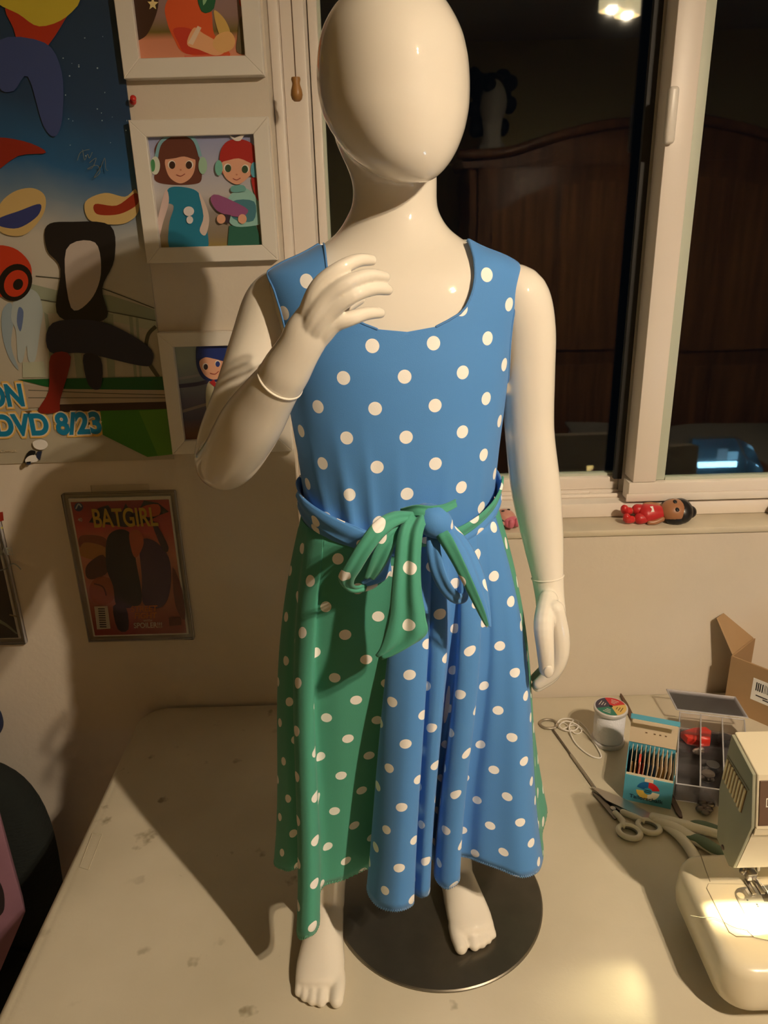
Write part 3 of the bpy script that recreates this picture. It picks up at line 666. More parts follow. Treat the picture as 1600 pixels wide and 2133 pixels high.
A.poly([(-20, 1070), (6, 1066), (8, 1084), (-20, 1092)], ink(150, 40, 26)); A.stroke([(-10, 1101), (6, 1099)], 4, ink(206, 196, 90))
A.stroke([(-10, 1190), (14, 1184), (26, 1174), (36, 1178), (44, 1186)], 2.5, ink(150, 160, 166)); A.stroke([(-8, 1290), (14, 1302), (36, 1320)], (8, 3), ink(140, 150, 130)); A.stroke([(20, 1280), (36, 1284)], 3, ink(176, 160, 130))
A.build('cover', cb2)
ctext('lettering', 'ME!', 0, 1156, .019, ink(190, 196, 190), cb2, .8, .015)
# ---- window blind pull
BP = thing('blind_pull', atY(617, 190, -.02), 'turned wooden pull knob hanging on a thin cord by the window', 'blind pull')
kp = atY(619, 212, -.02); kt = atY(616, 161, -.02); hh = kt.z-kp.z
lathe('knob', [(0, 0), (.004, .0005), (.0068, .003), (.0082, .008), (.0075, .014), (.0055, .020), (.0052, hh-.007), (.0064, hh-.0025), (.0058, hh), (0, hh)], (kp.x, -.02, kp.z), M_knob, BP, n=24)
tube('cord', [(kp.x, -.02, kt.z), (kp.x, -.02, 2.0), (kp.x, -.02, ZC)], .0009, mat('cord', (.16, .10, .06), .8), BP, n=6)
# ================================================================== folding table
TZ = .74
def rrect(x0, x1, y0, y1, r, n=8):
    P = []
    for cx, cy, a0 in ((x1-r, y1-r, 0), (x0+r, y1-r, 90), (x0+r, y0+r, 180), (x1-r, y0+r, 270)):
        for k in range(n+1):
            a = math.radians(a0+90*k/n); P.append((cx+r*math.cos(a), cy+r*math.sin(a)))
    return P
def table_mat():
    m = bpy.data.materials.new('stained table plastic'); m.use_nodes = True; nt = m.node_tree; N = nt.nodes; L = nt.links; p = N['Principled BSDF']; p.inputs['Roughness'].default_value = .45
    tc = N.new('ShaderNodeTexCoord')
    def noise(s, d=5, loc=(0, 0, 0)):
        mp = N.new('ShaderNodeMapping'); mp.inputs['Location'].default_value = loc; L.new(tc.outputs['Object'], mp.inputs[0])
        n = N.new('ShaderNodeTexNoise'); n.inputs['Scale'].default_value = s; n.inputs['Detail'].default_value = d; L.new(mp.outputs[0], n.inputs['Vector']); return n.outputs[0]
    def ramp(src, a, b, c0, c1):
        r = N.new('ShaderNodeValToRGB'); r.color_ramp.elements[0].position = a; r.color_ramp.elements[1].position = b
        r.color_ramp.elements[0].color = (*c0, 1); r.color_ramp.elements[1].color = (*c1, 1); L.new(src, r.inputs[0]); return r.outputs[0]
    base = ramp(noise(4), .3, .75, (.50, .45, .335), (.66, .60, .47))
    g = lambda v: (v, v, v)
    spots = ramp(noise(26, 3, (3, 1, 0)), .66, .73, g(0), g(1)); mask = ramp(noise(3.2, 2, (7, 2, 0)), .50, .62, g(0), g(1))
    mu = N.new('ShaderNodeMath'); mu.operation = 'MULTIPLY'; L.new(spots, mu.inputs[0]); L.new(mask, mu.inputs[1])
    m2 = N.new('ShaderNodeMath'); m2.operation = 'MULTIPLY'; m2.inputs[1].default_value = .75; L.new(mu.outputs[0], m2.inputs[0])
    mx = N.new('ShaderNodeMix'); mx.data_type = 'RGBA'; L.new(m2.outputs[0], mx.inputs[0]); L.new(base, mx.inputs[6]); mx.inputs[7].default_value = (.20, .16, .09, 1)
    L.new(mx.outputs[2], p.inputs['Base Color'])
    b = N.new('ShaderNodeBump'); b.inputs['Strength'].default_value = .15; b.inputs['Distance'].default_value = .001; L.new(noise(240, 2), b.inputs['Height']); L.new(b.outputs[0], p.inputs['Normal']); return m
M_table = table_mat()
TX0, TX1, TY0, TY1 = -.4525, 1.07, -.775, -.004
TB = thing('folding_table', ((TX0+TX1)/2, (TY0+TY1)/2, 0), 'stained off-white plastic folding table carrying the mannequin', 'table')
prof = [(.004, -.040), (0, -.034), (0, -.012), (.003, -.0045), (.009, -.0008), (.013, -.0014), (.017, -.0004), (.024, 0)]
rings = [[Vector((x, y, TZ+dz)) for x, y in rrect(TX0+d, TX1-d, TY0+d, TY1-d, .05-d*.8)] for d, dz in prof]
V, Fs = loft(rings); mk('tabletop', V, Fs, M_table, TB)
lm = [atZ(x, y, TZ) for x, y in ((193, 1735), (213, 1738), (184, 1812), (166, 1806))]
for a, b in ((0, 1), (1, 2), (2, 3), (3, 0)): tube('moulded_mark', [lm[a]+Vector((0, 0, .0002)), lm[b]+Vector((0, 0, .0002))], .0006, M_table, TB, n=6)
M_leg = mat('grey leg metal', (.22, .21, .20), .4, .8)
for lx in (TX0+.16, TX1-.16):
    for ly in (TY0+.09, TY1-.09): tube('leg', [(lx, ly, .012), (lx, ly, .35), (lx, ly, TZ-.036)], .0125, M_leg, TB, n=12)
    tube('cross_bar', [(lx, TY0+.09, .30), (lx, (TY0+TY1)/2, .30), (lx, TY1-.09, .30)], .009, M_leg, TB, n=10)
    tube('cross_bar', [(lx, TY0+.09, TZ-.045), (lx, (TY0+TY1)/2, TZ-.045), (lx, TY1-.09, TZ-.045)], .009, M_leg, TB, n=10)
    for ly in (TY0+.09, TY1-.09): lathe('foot_cap', [(0, 0), (.016, 0), (.016, .02), (.0135, .026), (0, .026)], (lx, ly, 0), M_black, TB, n=16)

# ================================================================== mannequin
YAW = math.radians(7)
BC = Vector((.016, -.46, 0))
cyw, syw = math.cos(YAW), math.sin(YAW)
def body_w(x, y, z):
    """torso frame (x to the picture's right, y<0 front) to world"""
    return Vector((BC.x+x*cyw-y*syw, BC.y+x*syw+y*cyw, z))
TORSO = [(1.03, .075, .062), (1.08, .092, .074), (1.14, .098, .079), (1.20, .097, .077), (1.28, .092, .073), (1.34, .095, .074), (1.40, .101, .073), (1.44, .105, .070), (1.47, .109, .064), (1.495, .114, .058), (1.512, .116, .052), (1.522, .112, .047), (1.530, .098, .043), (1.537, .080, .040), (1.545, .064, .038), (1.553, .053, .037), (1.565, .044, .0365), (1.58, .039, .036), (1.60, .037, .036)]
def tor(z):
    T = TORSO
    if z <= T[0][0]: return T[0][1:]
    for i in range(len(T)-1):
        if z <= T[i+1][0]:
            t = (z-T[i][0])/(T[i+1][0]-T[i][0]); a, b = T[i], T[i+1]
            m0 = [(b[k]-T[max(i-1, 0)][k])/(b[0]-T[max(i-1, 0)][0])*(b[0]-a[0]) for k in (1, 2)]
            j = min(i+2, len(T)-1); m1 = [(T[j][k]-a[k])/(T[j][0]-a[0])*(b[0]-a[0]) for k in (1, 2)]
            h = lambda p0, p1, q0, q1: (2*t**3-3*t*t+1)*p0+(t**3-2*t*t+t)*q0+(-2*t**3+3*t*t)*p1+(t**3-t*t)*q1
            return tuple(h(a[k], b[k], m0[k-1], m1[k-1]) for k in (1, 2))
    return T[-1][1:]
EXP = 2.25
def tor_y(x, z, off=0):
    w, d = tor(z); w += off; d += off
    return d*max(0, 1-min(1, abs(x)/w)**EXP)**(1/EXP)
def tor_pt(th, z, off=0):
    w, d = tor(z); w += off; d += off; c, s = math.cos(th), math.sin(th); e = 2/EXP
    return w*math.copysign(abs(c)**e, c), d*math.copysign(abs(s)**e, s)
MQ = thing('mannequin', (.03, -.46, TZ), 'glossy white faceless child mannequin with one hand raised', 'mannequin')
parts = []
zs = [1.03+i*(.54/64) for i in range(65)]
parts.append(loft([[body_w(*tor_pt(2*PI*k/48, z), z)+Vector((0, .018*min(1, max(0, (z-1.522)/.040)), 0)) for k in range(48)] for z in zs]))
# neck: from the outline seen against the window
def ring_xy(c, rx, ry, yaw=0, n=40):
    return [Vector((c[0]+rx*math.cos(2*PI*k/n)*math.cos(yaw)-ry*math.sin(2*PI*k/n)*math.sin(yaw), c[1]+rx*math.cos(2*PI*k/n)*math.sin(yaw)+ry*math.sin(2*PI*k/n)*math.cos(yaw), c[2])) for k in range(n)]
YN = -.443
nk = []
for py, l, r in ((262, 690, 900), (300, 700, 905), (330, 713, 908), (355, 725, 910), (380, 734, 911), (405, 735.5, 910), (430, 732, 911), (456, 723, 914), (481, 706, 922), (499, 682, 936), (515, 660, 952)):
    a, b = atY(l, py, YN), atY(r, py, YN); rx = (b.x-a.x)/2
    nk.append(ring_xy(((a.x+b.x)/2, YN, (a.z+b.z)/2), rx, min(.046, max(.036, rx*.92))))
parts.append(loft(nk[::-1]))
# head: an egg, face turned slightly to the right of the picture
YH = -.468
OUT = [(-14, 792, 838), (-9, 762, 866), (0, 707, 923), (25, 688, 939), (51, 674, 953), (83, 664, 966), (127, 659.5, 975), (165, 659, 978), (202, 664, 978), (240, 673, 974), (278, 692, 965), (316, 718, 950), (342, 742, 935), (362, 772, 919), (376, 800, 903), (385, 830, 886)]
hr = []
for i, (py, l, r) in enumerate(OUT):
    a, b = atY(l, py, YH), atY(r, py, YH); rx = (b.x-a.x)/2; t = max(0, (py-165)/220)
    ry = rx*1.20 if py <= 165 else rx*(1.20-.12*t)
    hr.append(ring_xy(((a.x+b.x)/2, YH-.036*t**1.5, (a.z+b.z)/2), rx, ry))
parts.append(loft(hr[::-1]))
# legs and feet
def foot(ank, toe, wid, zf, side):
    """ank, toe: ground points below the ankle and at the middle toe; side -1: big toe on the picture's left"""
    ank, toe = Vector(ank), Vector(toe); d = (toe-ank).normalized(); L_ = (toe-ank).length; sd = Vector((-d.y, d.x, 0))   # sd: picture right
    P = lambda f, s, h: ank+d*(f*L_)+sd*s+Vector((0, 0, zf-ank.z+h))
    out = [sweep([P(-.26, 0, .018), P(.0, 0, .026), P(.30, 0, .023), P(.60, 0, .016), P(.80, 0, .0125)], [(.015, .017), (.027, .021), (.023, .0235), (.0155, wid*.5), (.011, wid*.49)], n=28, ref=(0, 0, 1))]
    out.append(sweep([P(-.30, 0, .010), P(.0, 0, .009), P(.5, 0, .0085), P(.80, 0, .0085)], [(.0095, .014), (.009, .018), (.0085, wid*.47), (.0085, wid*.49)], n=24))
    # toes
    bs = side
    slots = [(-.40, 1.0, .0086), (-.09, 1.0, .0072), (.085, .985, .0068), (.245, .95, .0063), (.39, .90, .0058)]
    for s, ln, r in slots:
        s = s*bs*wid
        out.append(sweep([P(.70, s*.92, .0105), P(.84*ln, s, .010), P(ln, s*1.0, max(.0062, r*.95))], [r*1.05, r*1.02, r*.92], n=14))
    return out
# picture-left leg
parts += [sweep([body_w(-.045, 0, 1.12), Vector((-.052, -.463, .98)), Vector((-.070, -.470, .89)), Vector((-.082, -.476, .815)), Vector((-.084, -.482, .775))], [.044, .037, .031, .0245, .022], n=24)]
parts += foot((-.0845, -.486, TZ), (-.0905, -.590, TZ), .056, TZ, -1)
# picture-right leg
DZ = TZ+.0045
parts += [sweep([body_w(.045, 0, 1.12), Vector((.066, -.452, .98)), Vector((.072, -.440, .89)), Vector((.076, -.436, .815)), Vector((.080, -.440, .780))], [.044, .037, .031, .024, .0215], n=24)]
parts += foot((.0785, -.437, DZ), (.0985, -.528, DZ), .054, DZ, 1)
remesh('body', parts, .0019, 4, M_fgloss, MQ, extra=(60, lambda c: np.clip((c[:, 2]-.95)/.3, 0.0, 1), 160, lambda c: np.exp(-((c[:, 0]+.022)/.032)**2-((c[:, 1]+.485)/.05)**2-((c[:, 2]-1.603)/.030)**2)+np.exp(-((c[:, 0]-.018)/.055)**2-((c[:, 1]+.495)/.035)**2-((c[:, 2]-1.553)/.018)**2)))
# raised arm (picture left)
W = lambda px, py, Y: atY(px, py, Y)
armL = [(598, 612, -.452), (572, 640, -.456), (545, 715, -.465), (510, 815, -.480), (474, 912, -.502), (462, 962, -.520), (482, 950, -.545), (522, 884, -.576), (562, 822, -.598), (584, 792, -.607)]
radL = [.026, .0295, .0290, .0275, .0270, .0250, .0262, .0262, .0212, .0186]
remesh('arm', [sweep([W(*p) for p in armL], radL, n=28, sub=6)], .0016, 6, M_fgloss, MQ, extra=(15, lambda c: np.ones(len(c))))
def finger(P, r0, r1): return sweep(P, [r0+(r1-r0)*i/(len(P)-1) for i in range(len(P))], n=12, sub=4)
YHd = -.625
def hand_left():
    o = [sweep([W(584, 792, -.607), W(600, 765, -.613), W(622, 728, -.620), W(640, 694, -.623), W(656, 664, -.624)], [(.0182, .0190), (.0172, .0185), (.0135, .0165), (.0120, .0165), (.0100, .0145)], n=28, ref=(0, -1, 0))]
    fg = [[(628, 712, -.619), (645, 650, -.626), (666, 597, -.630), (705, 562, -.630), (744, 543, -.622), (774, 542, -.612)], [(632, 712, -.622), (656, 662, -.630), (682, 622, -.634), (724, 590, -.636), (768, 574, -.628), (802, 577, -.618)], [(640, 716, -.622), (664, 676, -.629), (690, 646, -.633), (734, 616, -.635), (776, 602, -.627), (808, 604, -.617)], [(648, 722, -.618), (672, 694, -.624), (696, 674, -.627), (728, 664, -.628), (764, 653, -.621), (792, 652, -.613)]]
    for F_ in fg: o.append(sweep([W(*p) for p in F_], [.0085, .0085, .0070, .0058, .0050, .0041], n=12, sub=4))
    o.append(finger([W(640, 706, -.612), W(676, 672, -.594), W(716, 640, -.582), W(748, 622, -.578)], .0088, .0052))
    return o
HL = remesh('hand', hand_left(), .0011, 5, M_fgloss, MQ)
# hanging arm (picture right)
armR = [(1046, 612, -.452), (1078, 622, -.452), (1094, 690, -.452), (1099, 790, -.452), (1103, 900, -.450), (1115, 1010, -.449), (1129, 1110, -.453), (1141, 1200, -.462)]
radR = [.026, .0295, .0290, .0265, .0248, .0256, .0222, .0168]
remesh('arm', [sweep([W(*p) for p in armR], radR, n=28, sub=6)], .0016, 6, M_fgloss, MQ, extra=(15, lambda c: np.ones(len(c))))
def hand_right():
    o = [sweep([W(1141, 1203, -.462), W(1145, 1240, -.466), W(1150, 1285, -.472), W(1160, 1325, -.476)], [(.0166, .0168), (.0160, .0155), (.0190, .0150), (.0195, .0120)], n=28, ref=(0, -1, 0))]
    for k in range(4):
        Y = -.497+.0135*k; dx = -2*k; l = (0, 6, 3, -12)[k]
        o.append(sweep([W(1156, 1270, Y), W(1165+dx, 1325, Y), W(1164+dx, 1368+l*.5, Y), W(1150+dx, 1400+l, Y), W(1122+dx, 1424+l, Y)], [.0100, .0110, .0102, .0085, .0060], n=14, sub=4))
    o.append(sweep([W(1142, 1250, -.484), W(1133, 1300, -.508), W(1136, 1350, -.518), W(1139, 1394, -.520)], [.0108, .0106, .0092, .0080], n=14, sub=4))
    return o
HR = remesh('hand', hand_right(), .0011, 5, M_fgloss, MQ)
# finger nails, seam rings at the wrists
def nail(p, d, u, r, par):
    d, u = Vector(d).normalized(), Vector(u).normalized(); u = (u-d*u.dot(d)).normalized(); s = d.cross(u)
    Mx = Matrix((s, d, u)).transposed()
    V, Fs = ellipsoid(p, (r*.78, r*1.15, r*.28), 14, 8, Mx); return mk('nail', V, Fs, M_fgloss, par)
for a, b in (((744, 543, -.622), (772, 542, -.612)), ((768, 574, -.628), (800, 577, -.618)), ((776, 602, -.627), (806, 604, -.617)), ((764, 653, -.621), (790, 652, -.613))):
    A0, B0 = W(*a), W(*b); nail(B0+Vector((0, -.0036, .0016)), B0-A0, (0, -1, .45), .0040, HL)
B0 = W(1140, 1392, -.521); nail(B0+Vector((0, -.0066, 0)), Vector((.0, .0, -1)), (0, -1, .1), .0066, HR)
def seam(c, ax, r, par):
    ax = Vector(ax).normalized(); n = ax.orthogonal().normalized(); b = ax.cross(n)
    tube('wrist_seam', [c+n*(r*math.cos(2*PI*k/24))+b*(r*math.sin(2*PI*k/24)) for k in range(24)], .0010, M_fgloss, par, n=8, sub=2, closed=True)
seam(W(584, 792, -.607), W(600, 765, -.613)-W(562, 822, -.598), .0186, HL)
seam(W(1141, 1202, -.462), W(1145, 1240, -.466)-W(1129, 1110, -.453), .0166, HR)
lathe('base_plate', [(0, 0), (.132, 0), (.134, .001), (.134, .003), (.1325, .0042), (0, .0045)], (.056, -.4465, TZ), M_bronze, MQ, n=96, angle=30)
# ================================================================== the dress
DR = thing('dress', (.03, -.47, .83), 'sleeveless blue and green polka dot wrap dress on the mannequin', 'dress')
OFF = .0045
ZW, ZA = 1.262, 1.405           # waist row, armpit row
def lerp_tab(T, z):
    if z <= T[0][0]: return T[0][1]
    for a, b in zip(T, T[1:]):
        if z <= b[0]: t = (z-a[0])/(b[0]-a[0]); t = t*t*(3-2*t) if len(a) > 2 else t; return a[1]+(b[1]-a[1])*t
    return T[-1][1]
ZTOP = 1.5445
XOUT = [(1.405, .1060), (1.415, .1045), (1.43, .1025), (1.45, .1015), (1.47, .1030), (1.49, .1065), (1.51, .1115), (1.5205, .1165), (1.56, .12)]
XINF = [(1.474, 0.0), (1.4743, .012), (1.4755, .022), (1.4775, .031), (1.481, .040), (1.486, .048), (1.493, .055), (1.503, .0605), (1.516, .0640), (1.53, .0650), (1.56, .0645)]
XINB = [(1.515, 0.0), (1.5165, .024), (1.521, .042), (1.529, .056), (1.538, .0625), (1.56, .0645)]
def fabric(x, y, z):
    """soft drag folds above the waist, mostly on the picture's left"""
    if y > 0: return x, y
    f = max(0, (1.42-z)/.16); f = f*f
    k = sum(a*math.exp(-((x-c-(z-1.27)*sl)/s)**2) for c, s, a, sl in ((-.052, .0055, .0065, -.12), (-.034, .0045, .005, -.06), (-.072, .006, .005, -.18), (-.012, .005, .0025, 0), (.03, .006, .002, .05), (.066, .005, .0028, .08)))
    return x, y-1.7*k*f+.002*f
def bod_pt(th, z):
    x, y = tor_pt(th, z, OFF); return fabric(x, y, z)
Vv, Ff, UVs = [], [], []
def add(x, y, z, u):
    Vv.append(body_w(x, y, z)); UVs.append((u+UO[0], z+UO[1])); return len(Vv)-1
UO = (.004, .0085)
def zrows():
    R = []; z = ZW
    while z < 1.505: R.append(z); z += .0032
    while z < 1.5275: R.append(z); z += .0016
    while z < ZTOP: R.append(z); z += .0009
    return R+[ZTOP]
NC = 44
def half(front, sgn):
    XI = XINF if front else XINB; g = []
    for z in zrows():
        w, d = tor(z); w += OFF
        xo = min(lerp_tab(XOUT, z), w) if z >= ZA else w; xi = min(lerp_tab(XI, z), xo); r = []
        tab = [(0, 0.0)]; px_, py_ = 0, tor_y(0, z, OFF)
        for i in range(1, 61):
            x = w*math.sin(PI/2*i/60); y = tor_y(x, z, OFF); tab.append((x, tab[-1][1]+math.hypot(x-px_, y-py_))); px_, py_ = x, y
        tot = tab[-1][1]
        for i in range(NC+1):
            t = i/NC; x = xi+(xo-xi)*math.sin(PI/2*t)
            if i == NC: x = xo
            y = tor_y(x, z, OFF)*(-1 if front else 1); X, Y = fabric(x*sgn, y, z)
            if x >= w-1e-7: Y = 0.0
            a_ = lerp_tab(tab, x); r.append(add(X, Y, z, sgn*(a_ if front else 2*tot-a_)))
        g.append(r)
    for j in range(len(g)-1):
        for i in range(NC):
            q = (g[j][i], g[j][i+1], g[j+1][i+1], g[j+1][i]); Ff.append(q if (sgn > 0) == front else q[::-1])
for fr in (True, False):
    for sg_ in (-1, 1): half(fr, sg_)
bo = mk('bodice', Vv, Ff, M_blue, DR, uv=UVs)
bm = bmesh.new(); bm.from_mesh(bo.data); bmesh.ops.remove_doubles(bm, verts=bm.verts[:], dist=.0006); bmesh.ops.recalc_face_normals(bm, faces=bm.faces[:]); bm.to_mesh(bo.data); bm.free()
sm = bo.modifiers.new('t', 'SOLIDIFY'); sm.thickness = .0016; sm.offset = -1
# rolled neck and armhole bindings
M_bplain = mat('blue jersey edge', (.070, .23, .55), .75, sheen=.1)
def binding(name, XT, front, sgns, z0):
    for sg_ in sgns:
        P = []
        for z in zrows():
            if z < z0: continue
            w, d = tor(z); w += OFF; x = min(lerp_tab(XT, z), w*.9995); y = tor_y(x, z, OFF)*(-1 if front else 1); X, Y = fabric(x*sg_, y, z); P.append(body_w(X, Y, z))
        tube(name, P[::3]+[P[-1]], .0011, M_bplain, DR, n=7, sub=2)
for fr, XT, z0 in ((True, XINF, 1.474), (False, XINB, 1.515)): binding('neck_binding', XT, fr, (-1, 1), z0)
for fr in (True, False): binding('armhole_binding', XOUT, fr, (-1, 1), ZA)

# ---- skirt: ribs from waist to hem, real folds
RIBS = [  # waist position f (0 left side .. 1 right side across the front), hem x,y in the photograph, hem depth
 (0.00, 572, 1790, -.462), (.05, 597, 1813, -.500), (.10, 634, 1815, -.512), (.125, 619, 1940, -.572), (.17, 642, 1951, -.588), (.215, 664, 1926, -.573),
 (.23, 668, 1852, -.533), (.33, 716, 1832, -.526), (.445, 792, 1800, -.510), (.475, 765, 1846, -.548), (.495, 784, 1885, -.575), (.515, 825, 1898, -.591), (.535, 861, 1882, -.580),
 (.545, 852, 1850, -.546), (.555, 868, 1863, -.563), (.57, 882, 1868, -.571), (.585, 895, 1852, -.560), (.60, 888, 1790, -.503), (.625, 904, 1792, -.503), (.64, 907, 1828, -.547), (.67, 930, 1851, -.566),
 (.70, 957, 1832, -.560), (.71, 950, 1788, -.516), (.74, 974, 1786, -.510), (.755, 1003, 1797, -.521), (.78, 1042, 1811, -.526), (.805, 1086, 1827, -.532), (.825, 1119, 1816, -.522), (.845, 1130, 1788, -.494), (.93, 1131, 1762, -.470), (1.0, 1129, 1738, -.447)]
def waist_pt(th, z=1.285, off=.004): x, y = tor_pt(th, z, OFF+off); return body_w(x, y, z)
ribs = []
for f, px, py, Y in RIBS:
    th = PI+PI*f; ribs.append((waist_pt(th), atY(px, py, Y)))
def smooth_hem(th, r, z): return Vector((.028+math.cos(th)*r*1.08, -.455+math.sin(th)*r*.85, z))
for deg, r, z in ((22, .170, .848), (42, .140, .85), (62, .168, .85), (82, .138, .852), (100, .166, .85), (120, .138, .848), (140, .166, .845), (160, .146, .836)):
    th = math.radians(deg); ribs.append((waist_pt(th), smooth_hem(th, r, z)))
SUB = 6
wl = cr([tuple(a) for a, b in ribs], SUB, True); hl = cr([tuple(b) for a, b in ribs], SUB, True)
n_ = len(wl); NR = 46
def sk(i, s):
    a, b = Vector(wl[i % n_]), Vector(hl[i % n_]); p = a.lerp(b, s)
    c = Vector((BC.x, BC.y, p.z)); o = (p-c); o.z = 0
    return p+o.normalized()*(.020*math.sin(PI*min(1, s*1.1))*(1-s)) if o.length else p
L0, LS_ = .17, .46
acc = [0.0]
for i in range(n_): acc.append(acc[-1]+(sk(i+1, .62)-sk(i, .62)).length)
seams = [0, 9*SUB, 28*SUB, 33*SUB]   # green | blue | green | blue(back)
def panel(name, i0, i1, m, uoff):
    V, Fs, U = [], [], []; k = i1-i0
    rowarc = []
    for j in range(NR+1):
        a_ = [0.0]
        for i in range(i0, i1): a_.append(a_[-1]+(sk(i+1, j/NR)-sk(i, j/NR)).length)
        rowarc.append([q-a_[-1]/2 for q in a_])
    for i in range(i0, i1+1):
        for j in range(NR+1):
            s = j/NR; V.append(sk(i, s)); rr = L0+LS_*s; th = rowarc[j][i-i0]/rr; U.append((rr*math.sin(th)+uoff[0], -rr*math.cos(th)+uoff[1]))
    for i in range(k):
        for j in range(NR):
            a = i*(NR+1)+j; Fs.append((a, a+NR+1, a+NR+2, a+1))
    o = mk(name, V, Fs, m, DR, uv=U); s = o.modifiers.new('t', 'SOLIDIFY'); s.thickness = .0014; s.offset = 0; return o
i_a, i_b, i_c = 9*SUB-3, 28*SUB, 34*SUB
N_ = n_
panel('skirt_panel', -4*SUB+N_-N_, i_a, M_green, (.013, .004)) if False else None
def panel_wrap(name, i0, i1, m, uoff):
    global acc
    return panel(name, i0, i1, m, uoff)
acc = [0.0]
for i in range(2*n_): acc.append(acc[-1]+(sk(i+1, .62)-sk(i, .62)).length)
panel('skirt_panel', i_a, i_b, M_blue, (.005, .010))
panel('skirt_panel', i_b, i_c, M_green, (.0, .0))
panel('skirt_panel', i_c, n_, M_blue, (.0, .0))
panel('skirt_panel', n_, n_+i_a, M_green, (.013, .004))
# overlocked hem: fine zigzag thread along the edge
def hem(name, i0, i1, m):
    P = []
    for i in range(i0, i1+1):
        p, q = sk(i, 1.0), sk(i+1, 1.0)
        for k in range(3):
            c = p.lerp(q, k/3); up = (sk(i, .985)-p)
            P.append(c+up*(.35 if (len(P) % 2) else -.12))
    V, Fs = sweep(P, [.0010]*len(P), n=5, sub=1); return mk(name, V, Fs, m, DR)
M_hb, M_hg = mat('blue hem thread', (.16, .33, .62), .8), mat('green hem thread', (.12, .40, .26), .8)
hem('hem_stitching', i_a, i_b, M_hb); hem('hem_stitching', i_b, i_c, M_hg); hem('hem_stitching', i_c, n_, M_hb); hem('hem_stitching', n_, n_+i_a-1, M_hg)

# ---- sash tied in a bow
def ribbon(name, path, width, m, parent, wdir=None, folds=(0.0, 0), nw=10, sub=6, thick=.0012, uo=(0, 0), bulge=0.0):
    """cloth band along a 3D path. width per point; wdir per point: direction across the band"""
    Q = cr([tuple(p)+(w,)+tuple(d) for p, w, d in zip(path, width, wdir)], sub); V, Fs, U = [], [], []; acc_ = 0; m_ = len(Q)
    for i, q in enumerate(Q):
        c = Vector(q[:3]); T = (Vector(Q[min(i+1, m_-1)][:3])-Vector(Q[max(i-1, 0)][:3])).normalized(); d = Vector(q[4:7]); d = (d-T*d.dot(T)).normalized(); nn = T.cross(d)
        if i: acc_ += (c-Vector(Q[i-1][:3])).length
        for k in range(nw+1):
            t = k/nw-.5; V.append(c+d*(t*q[3])+nn*(folds[0]*math.sin(folds[1]*2*PI*(t+.5)+.6)+bulge*math.cos(PI*t))); U.append((t*q[3]+uo[0], acc_+uo[1]))
    for i in range(m_-1):
        for k in range(nw): a = i*(nw+1)+k; Fs.append((a, a+1, a+nw+2, a+nw+1))
    o = mk(name, V, Fs, m, parent, uv=U); s = o.modifiers.new('t', 'SOLIDIFY'); s.thickness = thick; s.offset = 0; return o
SH = mk('sash_knot', *sweep([W(884, 1068, -.553), W(896, 1080, -.566), W(912, 1092, -.566), W(922, 1104, -.556)], [.009, .0140, .0140, .009], n=20, ref=(0, -1, 0)), M_blue, DR, uv=None)
l = SH.data.uv_layers.new(name='UVMap')
for p in SH.data.polygons:
    for li in p.loop_indices: v = SH.data.vertices[SH.data.loops[li].vertex_index].co; l.data[li].uv = (v.x+.016, v.z+.0005)
def belt(name, spec, m, off, folds, uo, width):
    """band round the waist; spec: (angle deg in torso frame, z)"""
    path, wd, ww = [], [], []
    for (deg, z), w_ in zip(spec, width):
        x, y = tor_pt(math.radians(deg), z, OFF+off); path.append(body_w(x, y, z)); wd.append(Vector((0, 0, 1))); ww.append(w_)
    return ribbon(name, path, ww, m, DR, wd, folds, uo=uo)
# left half rises from the knot to the side, then round the back to the right half
belt('sash_band', [(268, 1.272), (252, 1.279), (236, 1.286), (220, 1.292), (204, 1.297), (186, 1.300), (168, 1.302), (140, 1.303), (110, 1.303), (80, 1.303), (50, 1.304), (24, 1.306), (4, 1.306), (-14, 1.302), (-30, 1.294), (-46, 1.287), (-62, 1.279), (-78, 1.273)], M_blue, .0045, (.0020, 1.6), (.006, .013),
     [.018, .026, .032, .034, .035, .035, .034, .034, .034, .034, .033, .030, .027, .024, .021, .020, .018, .016])
belt('sash_band', [(264, 1.276), (250, 1.284), (236, 1.292), (220, 1.300), (204, 1.306), (190, 1.312)], M_blue, .0075, (.0012, 1.0), (.004, .02), [.014, .018, .02, .02, .018, .014])
belt('sash_band', [(-12, 1.318), (-24, 1.311), (-38, 1.302), (-54, 1.293), (-70, 1.285), (-86, 1.280), (-100, 1.280)], M_green, .0065, (.0008, 1.0), (.02, .01), [.006, .008, .009, .010, .012, .014, .014])
Zv, Yv = Vector((0, 0, 1)), Vector((0, -1, 0))
D = lambda a, yy=0.0: Vector((math.cos(math.radians(a)), yy, -math.sin(math.radians(a))))   # direction in the picture plane, degrees clockwise from right
